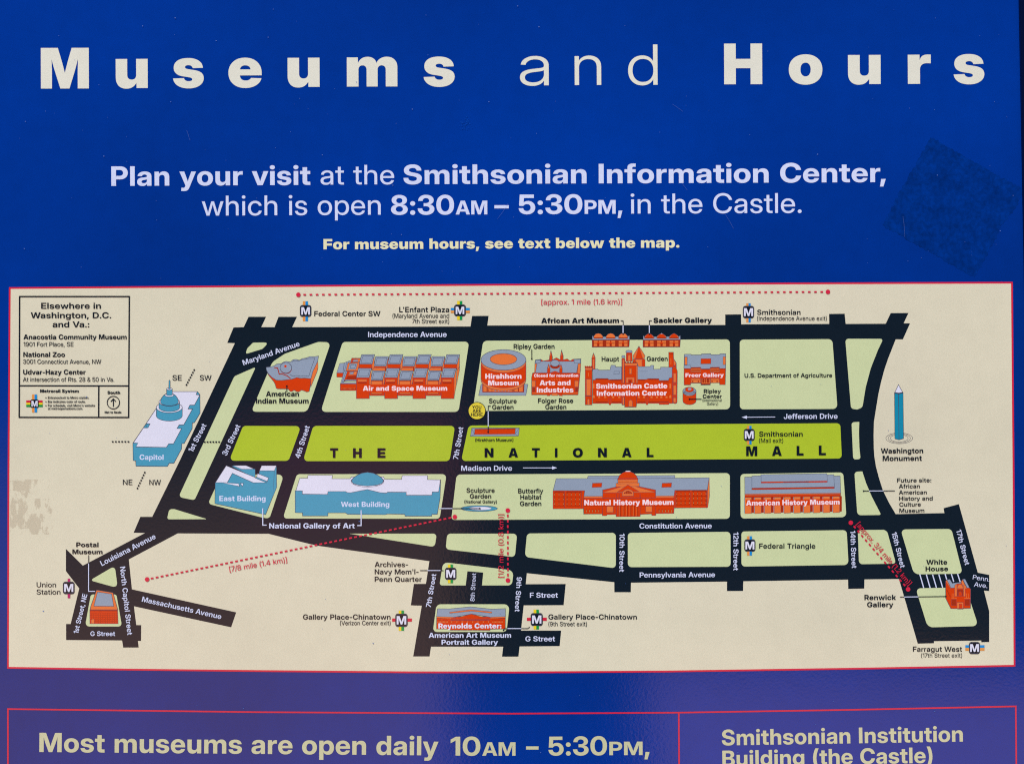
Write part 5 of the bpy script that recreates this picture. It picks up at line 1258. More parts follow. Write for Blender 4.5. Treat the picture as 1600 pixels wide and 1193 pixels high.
D.wall.poly(RO, q((120, 505), (868, 500), (868, 592), (120, 598)))
text(D.museum_name, 'pinkwhite', 'X', 'Freer Gallery', 1070.9, 1130.8, 589.0, 588.6, 6.2)
D.done()

# Ripley Center
D = Drawing('museum_drawing', 'tiny round orange kiosk drawing with a ribbed grey roof')
outlined(D.wall, RO, q((82, 830), (82, 1020)) + ell(*q((205, 1025))[0], 123 / 11.93, 72 / 11.93, 20, 180, 0) + q((328, 1020), (328, 830)), .7)
outlined(D.roof, GR, ell(*q((204, 850))[0], 124 / 11.93, 80 / 11.93, 40), .7)
for k in range(15):
    a = math.radians(8 + 164 * k / 14)
    c0 = q((204, 850))[0]
    D.roof.line('line', [(c0[0] + 6.8 * math.cos(a), c0[1] + 3.0 * math.sin(a) - 1), (c0[0] + 10.2 * math.cos(a), c0[1] + 6.4 * math.sin(a))], .55)
outlined(D.roof, RO, ell(*q((205, 818))[0], 80 / 11.93, 46 / 11.93, 30), .5)
D.roof.poly(GR, ell(*q((208, 806))[0], 34 / 11.93, 22 / 11.93, 20))
D.wall.line(BR, q((145, 942), (245, 940)), 1.0)
D.wall.line(OR, q((145, 932), (245, 930)), .8)
D.done()

# Sculpture garden of the Hirshhorn
D = Drawing('museum_drawing', 'long flat red rectangle with a grey rim on the lawn')
q = lambda *p: X(720, 440, 3.978, p)
outlined(D.plinth, GR, q((68, 908), (364, 908), (358, 958), (60, 960)), .6)
outlined(D.plinth, RO, q((88, 914), (340, 911), (337, 946), (84, 948)), .5)
D.plinth.line('line', q((68, 908), (84, 948), (60, 960)), .4)
D.plinth.line('line', q((364, 908), (337, 946), (358, 958)), .4)
D.plinth.line(BR, q((84, 918), (340, 914)), .9)
D.done()

# Natural History Museum
D = Drawing('museum_drawing', 'wide orange museum drawing with a red dome and pediment')
q = lambda *p: X(860, 730, 6.154, p)
outlined(D.wall, RO, q((25, 222), (1510, 215), (1528, 100), (1530, 270), (1512, 385), (1190, 388), (1185, 440), (1015, 442), (1012, 460), (975, 460), (972, 445), (865, 450), (862, 470), (632, 472), (630, 450), (545, 452), (540, 462), (500, 462), (498, 446), (320, 447), (318, 396), (25, 396)), .6)
outlined(D.wall, OR, q((1510, 215), (1528, 100), (1530, 270), (1512, 385)), .5)
outlined(D.roof, GR, q((355, 105), (362, 82), (1196, 75), (1197, 102), (1526, 98), (1508, 216), (1195, 218), (1187, 285), (320, 292), (330, 222), (26, 222), (55, 106)), .6)
D.roof.line('line', q((355, 105), (1197, 102)), .4)
for x in (400, 1070):
    outlined(D.roof, RO, q((x + 4, 150), (x + 96, 148), (x + 92, 188), (x, 191)), .5)
outlined(D.wall, OR, q((322, 276), (1187, 272), (1187, 288), (322, 292)), .4)
outlined(D.wall, RO, q((502, 215), (745, 160), (1012, 215), (1012, 290), (502, 292)), .6)
outlined(D.wall, OR, q((502, 240), (740, 165), (760, 165), (1012, 238)), .5)
outlined(D.wall, OR, q((630, 150), (855, 148), (855, 180), (630, 184)), .5)
outlined(D.wall, RO, q((640, 235), (745, 165), (855, 232)), .5)
D.wall.line('line', q((502, 242), (1012, 238)), .5)
outlined(D.wall, OR, q((690, 274), (692, 235), (715, 215), (745, 208), (775, 215), (798, 235), (800, 272)), .5)
outlined(D.wall, BR, q((705, 245), (725, 228), (745, 222), (768, 228), (785, 245), (785, 252), (705, 252)), .3)
for x in (725, 745, 765):
    D.wall.line(OR, q((x, 228), (x, 252)), .6)
outlined(D.dome, OR, q((648, 106), (840, 104), (840, 152), (648, 156)), .5)
outlined(D.dome, RO, q((645, 106), (842, 104), (842, 116), (645, 118)), .4)
D.dome.line(BR, q((652, 138), (836, 136)), .8)
outlined(D.dome, RO, q((650, 106), (662, 78), (690, 52), (718, 40), (745, 36), (772, 40), (800, 52), (826, 78), (838, 104)), .6)
D.dome.poly('white', q((718, 40), (728, 31), (765, 31), (772, 40)))
for x0, x1, y0, y1, n, rows in ((40, 125, 245, 380, 3, 3), (160, 280, 245, 380, 4, 3), (1215, 1335, 240, 370, 4, 3), (1375, 1495, 238, 368, 4, 3)):
    for r in range(rows):
        yy = y0 + (y1 - y0) * (r + .3) / rows
        D.wall.line(BR, q((x0 - 8, yy + 22), (x1 + 8, yy + 22)), .5)
        for k in range(n):
            x = x0 + (x1 - x0) * k / (n - 1)
            D.wall.line('brick', q((x, yy - 16), (x, yy + 14)), 1.5)
            D.wall.line('pane', q((x, yy - 6), (x, yy + 8)), .6)
for a, b, y in ((40, 130, 232), (150, 300, 232), (1210, 1340, 226), (1360, 1500, 224)):
    D.wall.line(BR, q((a, y), (b, y)), 1.2)
for x in (135, 297, 1205, 1350, 1500):
    D.wall.line('line', q((x, 228), (x, 388)), .4)
for x0 in (345, 1045):
    for k in range(5):
        D.wall.line(BR, q((x0 + 30 * k, 400), (x0 + 30 * k, 430)), 1.8)
        D.wall.line('pane', q((x0 + 30 * k, 408), (x0 + 30 * k, 428)), .7)
outlined(D.wall, OR, q((542, 372), (604, 372), (604, 430), (542, 430)), .4)
outlined(D.wall, OR, q((916, 370), (976, 370), (976, 428), (916, 428)), .4)
for x in (632, 660, 862):
    D.wall.line('line', q((x, 250), (x, 468)), .5)
for k in range(6):
    x = 665 + 33 * k
    D.wall.line(OR, q((x, 368), (x, 466)), .7)
    D.wall.line(BR, q((x + 9, 368), (x + 9, 470)), .9)
D.wall.line('line', q((320, 446), (320, 292)), .5)
D.wall.line('line', q((1187, 440), (1187, 290)), .5)
D.wall.line('line', q((500, 455), (500, 370)), .4)
D.wall.line('line', q((1012, 455), (1012, 370)), .4)
D.wall.poly(RO, q((322, 305), (1187, 302), (1187, 366), (322, 368)))
text(D.museum_name, 'pinkwhite', 'X', 'Natural History Museum', 912.8, 1052.3, 788.8, 788.0, 8.2)
D.done()

# American History Museum
D = Drawing('museum_drawing', 'orange museum drawing with a stepped grey roof and ten piers')
q = lambda *p: X(1150, 730, 8.889, p)
outlined(D.wall, RO, q((122, 368), (1452, 352), (1450, 610), (122, 630)), .6)
outlined(D.roof, GR, q((120, 132), (220, 132), (220, 118), (345, 114), (345, 98), (1260, 84), (1262, 100), (1355, 98), (1360, 118), (1445, 116), (1454, 354), (122, 368)), .6)
D.roof.line('line', q((220, 132), (220, 285)), .5)
D.roof.line('line', q((1358, 115), (1366, 272)), .5)
D.roof.line('line', q((348, 114), (348, 200)), .5)
D.roof.line('line', q((1262, 98), (1268, 190)), .5)
outlined(D.roof, BR, q((218, 285), (1366, 268), (1366, 290), (218, 308)), .4)
D.roof.line(RO, q((225, 296), (1360, 279)), .9)
outlined(D.roof, RO, q((348, 198), (1268, 186), (1268, 204), (348, 216)), .4)
D.roof.line('line', q((655, 205), (1010, 198)), .7)
outlined(D.wall, OR, q((122, 368), (1454, 353), (1454, 366), (122, 384)), .4)
D.wall.line(BR, q((125, 412), (1450, 398)), 1.2)
for k in range(10):
    x = 122 + 136 * k
    y = -1.6 * k
    D.wall.poly(BR, q((x + 90, 410 + y), (x + 122, 410 + y), (x + 122, 622 + y), (x + 90, 622 + y)))
    D.wall.line(GR, q((x - 4, 418 + y), (x - 4, 630 + y)), 1.0)
    outlined(D.wall, OR, q((x, 415 + y), (x + 92, 414 + y), (x + 92, 636 + y), (x, 640 + y)), .4)
    D.wall.line('pane', q((x + 8, 425 + y), (x + 84, 424 + y)), .7)
D.wall.poly(RO, q((140, 450), (1442, 436), (1442, 516), (140, 532)))
text(D.museum_name, 'pinkwhite', 'X', 'American History Museum', 1165.7, 1311.8, 789.2, 787.5, 8.0)
D.done()

# Capitol
D = Drawing('building_drawing', 'teal building drawing with a white flat roof and a tiered dome')
q = lambda *p: X(200, 580, 7.455, p)
outlined(D.wall, TE, q((58, 835), (180, 655), (330, 430), (520, 235), (808, 235), (838, 270), (840, 485), (775, 595), (750, 600), (748, 665), (655, 838), (628, 838), (625, 900), (535, 1068), (480, 1068), (460, 1105), (95, 1102), (90, 1040), (62, 1036)), .9)
outlined(D.roof, WH, q((520, 235), (808, 235), (795, 270), (838, 275), (775, 392), (722, 392), (700, 437), (752, 437), (650, 622), (597, 622), (572, 664), (625, 664), (530, 842), (475, 842), (448, 884), (92, 878), (115, 835), (62, 832), (180, 656), (232, 656), (258, 610), (212, 608), (330, 430)), .9)
outlined(D.wall, TE, q((212, 610), (258, 610), (232, 656), (212, 654)), .7)
outlined(D.wall, TE, q((60, 835), (115, 835), (92, 878), (90, 1000)), 0)
c = lambda x, y: q((x, y))[0]
for cyT, cyB, rx_, ry_ in ((420, 515, 151, 62), (355, 420, 120, 48)):
    x0, yT = c(482, cyT)
    _, yB = c(482, cyB)
    r1, r2 = rx_ / 7.455, ry_ / 7.455
    outlined(D.dome, TE, [(x0 + r1, yT)] + ell(x0, yB, r1, r2, 24, 0, 180) + [(x0 - r1, yT)], .8)
    outlined(D.dome, WH, ell(x0, yT, r1, r2, 40), .8)
x0, y0 = c(484, 335)
outlined(D.dome, TE, ell(x0, y0 + 3.2, 103 / 7.455, 40 / 7.455, 20, 0, 180) + [(x0 - 13.8, y0 + 1.2), (x0 - 12.6, y0 - 3), (x0 - 9.6, y0 - 7.2), (x0 - 6, y0 - 9.6), (x0 + 6, y0 - 9.6), (x0 + 9.6, y0 - 7.2), (x0 + 12.6, y0 - 3), (x0 + 13.8, y0 + 1.2)], .8)
outlined(D.dome, WH, ell(*c(482, 278), 52 / 7.455, 18 / 7.455, 24), .7)
outlined(D.dome, TE, q((450, 205), (517, 205), (517, 268)) + ell(*c(483, 270), 33 / 7.455, 10 / 7.455, 10, 0, 180) + q((450, 268)), .7)
outlined(D.dome, WH, ell(*c(483, 204), 33 / 7.455, 13 / 7.455, 20), .7)
outlined(D.spire, TE, q((478, 110), (484, 100), (492, 110), (493, 205), (475, 205)), .7)
text(D.building_name, 'ice', 'B', 'Capitol', 218.2, 255.7, 717.8, 718.0, 8.2)
D.done()

# East Building
D = Drawing('building_drawing', 'angular teal building drawing with white zigzag roofs')
q = lambda *p: X(320, 715, 11.93, p)
outlined(D.wall, TE, q((500, 155), (560, 142), (770, 142), (942, 212), (940, 370), (840, 330)), .8)
outlined(D.roof, WH, q((530, 142), (770, 140), (915, 205), (690, 210)), .7)
outlined(D.wall, TE, q((1020, 235), (1060, 145), (1335, 145), (1340, 545), (1135, 1055), (190, 850), (195, 460), (400, 145), (1000, 400)), .8)
outlined(D.roof, WH, q((1060, 143), (1335, 143), (1298, 240), (1020, 238)), .7)
outlined(D.wall, TE, q((1298, 240), (1335, 145), (1340, 545), (1270, 720)), .5)
outlined(D.roof, WH, q((400, 143), (960, 370), (1150, 460), (905, 462), (515, 285), (420, 460), (198, 460)), .8)
outlined(D.roof, WH, q((985, 290), (1190, 370), (1165, 435), (965, 355)), .7)
outlined(D.roof, TE, q((965, 355), (1165, 435), (1150, 462), (940, 372)), .6)
outlined(D.roof, WH, q((330, 462), (630, 478), (650, 530)), .6)
outlined(D.roof, WH, q((660, 472), (722, 472), (705, 530)), .6)
text(D.building_name, 'ice', 'B', 'East Building', 342.8, 415.1, 782.3, 782.3, 8.2)
D.done()

# West Building
D = Drawing('building_drawing', 'long teal building drawing with a white roof and a teal dome')
q = lambda *p: X(440, 725, 5.714, p)
outlined(D.wall, TE, q((122, 235), (1420, 140), (1415, 300), (1390, 445), (1342, 445), (1340, 462), (1102, 462), (1100, 445), (945, 442), (925, 448), (590, 445), (570, 432), (415, 432), (413, 460), (188, 460), (186, 432), (122, 430)), .8)
outlined(D.roof, WH, q((162, 124), (232, 124), (236, 97), (455, 98), (450, 128), (612, 128), (625, 112), (910, 112), (920, 133), (1070, 134), (1078, 100), (1303, 100), (1303, 136), (1418, 138), (1402, 246), (1345, 246), (1342, 275), (1113, 275), (1113, 248), (948, 247), (935, 256), (880, 252), (765, 224), (640, 248), (610, 254), (585, 250), (570, 242), (415, 242), (410, 268), (186, 265), (186, 236), (128, 236)), .7)
outlined(D.dome, WH, ell(*q((767, 150))[0], 147 / 5.714, 52 / 5.714, 40), .6)
outlined(D.dome, TE, q((622, 148), (640, 122), (672, 98), (715, 78), (767, 70), (820, 78), (862, 98), (895, 122), (912, 148), (895, 170), (850, 186), (767, 193), (690, 186), (642, 172)), .8)
text(D.building_name, 'ice', 'B', 'West Building', 532.8, 608.4, 791.3, 791.3, 8.0)
D.done()

# Postal Museum
D = Drawing('museum_drawing', 'orange brick museum drawing with a single sloping grey roof')
q = lambda *p: X(90, 840, 6.63, p)
outlined(D.wall, RO, q((335, 740), (622, 740), (628, 886), (335, 886)), .7)
outlined(D.roof, OR, q((405, 537), (575, 565), (625, 742), (338, 742), (345, 705)), .9)
outlined(D.roof, GR, q((415, 557), (560, 578), (582, 706), (377, 704)), .7)
D.wall.line(BR, q((338, 750), (622, 752)), 1.7)
for r in range(5):
    D.wall.line(BR, q((338, 775 + 22 * r), (626, 775 + 22 * r)), .5)
    for k in range(12):
        D.wall.line(BR, q((350 + 24 * k, 780 + 22 * r), (350 + 24 * k, 790 + 22 * r)), .7)
outlined(D.wall, OR, q((350, 884), (350, 845), (372, 835), (380, 845), (380, 884)), .3)
D.done()

# Reynolds Center
D = Drawing('museum_drawing', 'low orange museum drawing with two wide pediments')
q = lambda *p: X(660, 930, 8.0, p)
outlined(D.wall, RO, q((178, 260), (1038, 262), (1036, 415), (848, 418), (845, 432), (345, 430), (345, 416), (176, 415)), .7)
outlined(D.roof, GR, q((190, 162), (340, 164), (600, 138), (868, 168), (1038, 160), (1038, 262), (850, 268), (612, 228), (400, 268), (178, 260)), .7)
outlined(D.wall, OR, q((340, 205), (600, 174), (868, 200), (866, 218), (612, 192), (342, 220)), .5)
outlined(D.wall, OR, q((178, 260), (400, 268), (350, 285), (178, 278)), .4)
outlined(D.wall, OR, q((850, 268), (1038, 260), (1038, 276), (850, 286)), .4)
outlined(D.wall, RO, q((380, 288), (612, 228), (840, 288)), .5)
D.wall.line('line', q((350, 300), (845, 298)), .7)
D.wall.line('line', q((350, 310), (845, 308)), .5)
D.wall.line(BR, q((182, 282), (345, 286)), .9)
D.wall.line(BR, q((850, 286), (1034, 282)), .9)
for k in range(8):
    D.wall.poly('pane', ell(*q((365 + 66 * k, 326))[0], .8, .8, 10))
for x0 in (195, 880):
    for r in range(2):
        for k in range(8):
            D.wall.poly('pane' if r else BR, ell(*q((x0 + 17 * k, 305 + 22 * r))[0], .6, .8, 8))
for k in range(4):
    D.wall.poly('pane', ell(*q((495 + 66 * k, 426))[0], .7, .7, 10))
text(D.museum_name, 'white', 'X', 'Reynolds Center:', 685, 783.5, 981, 980.8, 7.9)
D.done()

# Renwick Gallery
D = Drawing('museum_drawing', 'small deep orange gallery drawing with ornate front and grey side roofs')
q = lambda *p: X(1420, 870, 8.52, p)
outlined(D.wall, RO, q((488, 318), (505, 295), (560, 405), (615, 345), (700, 330), (712, 292), (800, 405), (822, 420), (820, 678), (725, 680), (722, 688), (650, 688), (645, 682), (558, 682), (490, 545)), .8)
outlined(D.wall, OR, q((488, 318), (505, 300), (562, 410), (560, 420)), .4)
outlined(D.roof, GR, q((505, 298), (545, 292), (580, 345), (690, 330), (700, 345), (640, 352), (610, 405), (560, 408)), .6)
outlined(D.roof, GR, q((715, 290), (748, 290), (806, 402), (775, 408)), .6)
outlined(D.wall, OR, q((695, 330), (712, 295), (772, 410), (740, 425)), .4)
outlined(D.wall, OR, q((608, 370), (638, 350), (640, 520), (610, 520)), .4)
outlined(D.wall, OR, q((725, 370), (745, 360), (752, 520), (728, 520)), .4)
outlined(D.wall, OR, q((642, 415), (650, 375), (680, 355), (712, 375), (722, 415)), .4)
outlined(D.wall, BR, q((645, 430), (722, 430), (720, 515), (645, 515)), .3)
outlined(D.wall, RO, q((660, 470), (682, 450), (705, 470), (705, 512), (660, 512)), .3)
outlined(D.wall, BR, q((568, 560), (630, 560), (630, 640), (568, 640)), .3)
outlined(D.wall, BR, q((745, 560), (808, 560), (808, 640), (745, 640)), .3)
for x in (575, 598, 765, 790):
    D.wall.line(OR, q((x, 480), (x, 540)), .7)
D.wall.line(OR, q((565, 548), (640, 548)), .8)
D.wall.line(OR, q((735, 546), (818, 544)), .8)
outlined(D.wall, OR, q((640, 680), (642, 600), (722, 600), (724, 680)), .4)
outlined(D.wall, RO, q((668, 680), (668, 620), (708, 620), (708, 680)), .4)
for k in range(3):
    D.wall.line(BR, q((505 + 18 * k, 430 + 34 * k), (515 + 18 * k, 460 + 34 * k)), 1.1)
D.done()

# Washington Monument
D = Drawing('monument_drawing', 'teal obelisk drawing with a white tip and three rings at its foot')
q = lambda *p: X(1370, 590, 8.525, p)
for rx_, ry_ in ((178, 72), (148, 60), (118, 48)):
    D.rings.line('line', ell(*q((298, 804))[0], rx_ / 8.525, ry_ / 8.525, 48), .55, True)
outlined(D.shaft, 'deepteal', q((235, 195), (348, 195), (355, 808), (295, 825), (240, 810)), .8)
D.shaft.poly('line', q((235, 190), (348, 190), (348, 205), (292, 220), (235, 205)))
D.shaft.line('line', q((288, 200), (295, 825)), .8)
outlined(D.tip, WH, q((288, 92), (342, 190), (330, 196), (290, 203), (250, 196), (240, 190)), .8)
D.done()

# sculpture garden pool
D = Drawing('pool_drawing', 'flat teal and white oval pool drawing')
outlined(D.pool, TE, ell(748.8, 793.9, 28.4, 4.5, 48), .7)
outlined(D.pool, WH, ell(750.5, 793.7, 17.5, 2.8, 40), .4)
D.done()

# ------------------------------------------------------------------ metro station symbols
DEPTH[0] = DRAWN + 5e-4


def metro(box, words, label, vert=None, hor=None, r=3.2, mh=None):
    """rounded black badge with a white M, coloured route bars behind it and the station's name"""
    e = empty('metro_symbol', sign, label)
    if vert:
        x0, x1, y0, y1, cols = vert
        m = Mesh()
        for k, c_ in enumerate(cols):
            a, b = x0 + (x1 - x0) * k / len(cols), x0 + (x1 - x0) * (k + 1) / len(cols)
            m.poly(c_, [(a, y0), (b, y0), (b, y1), (a, y1)])
        m.build('route_bar', e)
    if hor:
        x0, x1, y0, y1, cols = hor
        m = Mesh()
        for k, c_ in enumerate(cols):
            a, b = y0 + (y1 - y0) * k / len(cols), y0 + (y1 - y0) * (k + 1) / len(cols)
            m.poly(c_, [(x0, a), (x1, a), (x1, b), (x0, b)])
        m.build('route_bar', e)
    x0, x1, y0, y1 = box
    m = Mesh()
    m.poly('black', rnd([(x0, y0), (x1, y0), (x1, y1), (x0, y1)], r * 1.3))
    m.line('line', rnd([(x0 + .9, y0 + .9), (x1 - .9, y0 + .9), (x1 - .9, y1 - .9), (x0 + .9, y1 - .9)], r * 1.2), .7, True)
    m.build('badge', e)
    m = Mesh()
    h = (y1 - y0) * 0.64
    cx_, cy_ = (x0 + x1) / 2, (y0 + y1) / 2
    text(m, 'white', 'B', 'M', cx_ - h * .57, cx_ + h * .57, cy_ + h / 2, None, h)
    m.build('badge_letter', e)
    if words:
        m = Mesh()
        for w, s, a, b, yy, cap in words:
            text(m, 'black', w, s, a, b, yy, None, cap)
        m.build('station_name', e)
    return e


OB = ('morange', 'mblue')
BO = ('mblue', 'morange')
YG = ('myellow', 'mgreen')
metro((468.7, 486.6, 476.5, 494.8), [('S', 'Federal Center SW', 491.1, 594.4, 493.9, 8)], 'black M badge with orange and blue bars left of the topmost avenue', (473.3, 481.3, 470.7, 501.6, OB))
metro((709.6, 727.9, 475.7, 494), [('S', "L'Enfant Plaza", 623.8, 701.8, 487.8, 8.4), ('R', '(Maryland Avenue and', 613.3, 701.8, 496.7, 7), ('R', '7th Street exit)', 644, 701.8, 505.2, 7)],
      'black M badge with yellow, green, blue and orange bars', (714.2, 722.3, 470.2, 499.8, YG), (704.3, 734, 481, 488.8, BO))
metro((1160.6, 1178.1, 477.8, 497.2), [('S', 'Smithsonian', 1182.8, 1250.6, 491.7, 8), ('R', '(Independence Avenue exit)', 1182.8, 1291.6, 500.7, 6.9)], 'black M badge with orange and blue bars above the top avenue', (1165.9, 1172.8, 473.8, 503.4, OB))
metro((1161.9, 1179, 669.7, 688.4), [('S', 'Smithsonian', 1185.9, 1254, 681.7, 8), ('R', '(Mall exit)', 1185.9, 1223.4, 691.3, 6.9)], 'black M badge with orange and blue bars on the lawn', (1166.9, 1174.1, 665, 693.8, OB))
metro((98.6, 116.8, 908, 927.4), [('R', 'Union', 57.5, 87.7, 916.7, 8), ('R', 'Station', 57.5, 94.6, 928.1, 8)], 'black M badge with magenta bars', (106, 110, 903.2, 933.7, ('mmagenta',)))
metro((695.3, 713.2, 886.1, 905.2), [('S', 'Archives-', 585.5, 637.6, 885.1, 8), ('S', "Navy Mem'l-", 585.5, 654.1, 896.5, 8), ('S', 'Penn Quarter', 585.5, 659, 908.1, 8)], 'black M badge with yellow and green bars', (699.8, 707.8, 881.3, 910.3, YG))
metro((617.7, 637, 957.9, 978.4), [('S', 'Gallery Place-Chinatown', 473.5, 610.3, 967, 8), ('R', '(Verizon Center exit)', 531.3, 610.3, 975.8, 6.9)], 'black M badge with yellow, green and red bars right of its name', (623, 631.3, 953, 984.4, YG), (612.8, 643.6, 965.4, 970.2, ('mred',)))
metro((829.2, 848, 957, 977), [('S', 'Gallery Place-Chinatown', 856.8, 995, 966.9, 8), ('R', '(9th Street exit)', 856.8, 916.9, 977.4, 6.9)], 'black M badge with yellow, green and red bars left of its name', (833.7, 842, 951.6, 982.4, YG), (823.2, 854.2, 964.2, 968.9, ('mred',)))
metro((1162.8, 1180.2, 841.9, 861), [('S', 'Federal Triangle', 1185.9, 1273.7, 856.3, 8)], 'black M badge with orange and blue bars on a pale green block', (1167.1, 1174.8, 837.1, 867, OB))
metro((1513.7, 1530.9, 1002, 1020.8), [('S', 'Farragut West', 1426.1, 1502.9, 1017.1, 8), ('R', '(17th Street exit)', 1438.9, 1502.9, 1026.2, 6.6)], 'black M badge with blue and orange bars to its sides', None, (1508, 1537.9, 1007, 1015.4, BO))

# ------------------------------------------------------------------ key in the top left corner of the map
key = empty('key_box', sign, 'black-ruled key box with addresses, metro key and south arrow')
m = Mesh()
m.line('black', [(30.9, 463.2), (202.3, 463.2), (201.2, 651.8), (30.3, 651.6)], 2.0, True)
m.line('black', [(30.8, 602.3), (201.6, 602.6)], 1.9)
m.line('black', [(154.6, 602.4), (154.4, 651.6)], 2.0)
m.build('key_border', key)
m = Mesh()
for w, s, a, b, yy, cap in (('S', 'Elsewhere in', 64.6, 157.9, 482.2, 9.2), ('S', 'Washington, D.C.', 48.3, 174, 497, 9.2), ('S', 'and Va.:', 82.5, 139.8, 511.2, 9.2),
                            ('B', 'Anacostia Community Museum', 37, 198.1, 530.1, 7.7), ('R', '1901 Fort Place, SE', 37, 115.1, 541.1, 6.9),
                            ('B', 'National Zoo', 36.7, 101.8, 557.5, 7.7), ('R', '3001 Connecticut Avenue, NW', 36.5, 158.4, 568.3, 6.9),
                            ('B', 'Udvar-Hazy Center', 36.5, 134, 584.9, 7.7), ('R', 'At intersection of Rts. 28 & 50 in Va.', 36.2, 178.5, 596, 6.9),
                            ('X', 'Metrorail System', 62.9, 123.4, 613, 4.9), ('S', '•', 71.2, 73, 622.9, 4.2), ('S', 'Entrance/exit to Metro station.', 75.2, 139.4, 622.9, 3.9),
                            ('S', '•', 71.2, 73, 629.1, 4.2), ('S', 'Bar indicates color of route.', 75.2, 134, 629.1, 3.9), ('S', '•', 71.2, 73, 635.1, 4.2),
                            ('S', "For schedule, visit Metro's website", 75.2, 148.8, 635.1, 3.9), ('S', 'at metroopensdoors.com.', 75.2, 129.8, 639.8, 3.9),
                            ('X', 'South', 168.1, 187.9, 615.5, 4.9), ('X', 'Not to Scale', 163.8, 190, 645.5, 3.6)):
    text(m, 'black', w, s, a, b, yy, None, cap)
m.build('key_lettering', key)
m = Mesh()
m.line('black', ell(177.4, 628.6, 9.6, 9.8, 48), 1.3, True)
m.line('black', [(177.4, 635), (177.4, 623.5)], 1.5)
m.line('black', [(173.4, 627.2), (177.4, 622.8), (181.4, 627.2)], 1.5)
m.build('south_arrow', key)
m = Mesh()
for k, c_ in enumerate(('morange', 'mblue')):
    m.poly(c_, [(50.4 + 3.9 * k, 616), (54.3 + 3.9 * k, 616), (54.3 + 3.9 * k, 643.8), (50.4 + 3.9 * k, 643.8)])
for k, c_ in enumerate(('mred', 'myellow', 'mgreen')):
    y = 625.3 + 3.5 * k
    m.poly(c_, [(41.3, y), (66.9, y), (66.9, y + 3.1), (41.3, y + 3.1)])
m.poly('black', rnd([(47.8, 623.8), (61, 623.8), (61, 637), (47.8, 637)], 3.2))
text(m, 'white', 'B', 'M', 49.6, 59.2, 635.0, None, 9.2)
m.build('metro_key_symbol', key)

# ------------------------------------------------------------------ you-are-here spot
you = empty('position_marker', sign, 'round yellow spot with a dark rim')
m = Mesh()
m.poly('black', ell(745.2, 641.6, 13.9, 13.9, 48))
m.poly('yellow', ell(745.2, 641.6, 12.9, 12.9, 48))
m.build('marker_disc', you)
m = Mesh()
for s, a, b, yy in (('YOU', 737.6, 752.2, 638.4), ('ARE', 738.4, 751.9, 644.2), ('HERE', 735.9, 754.4, 650)):
    text(m, 'black', 'B', s, a, b, yy, None, 5.2)
m.build('marker_lettering', you)

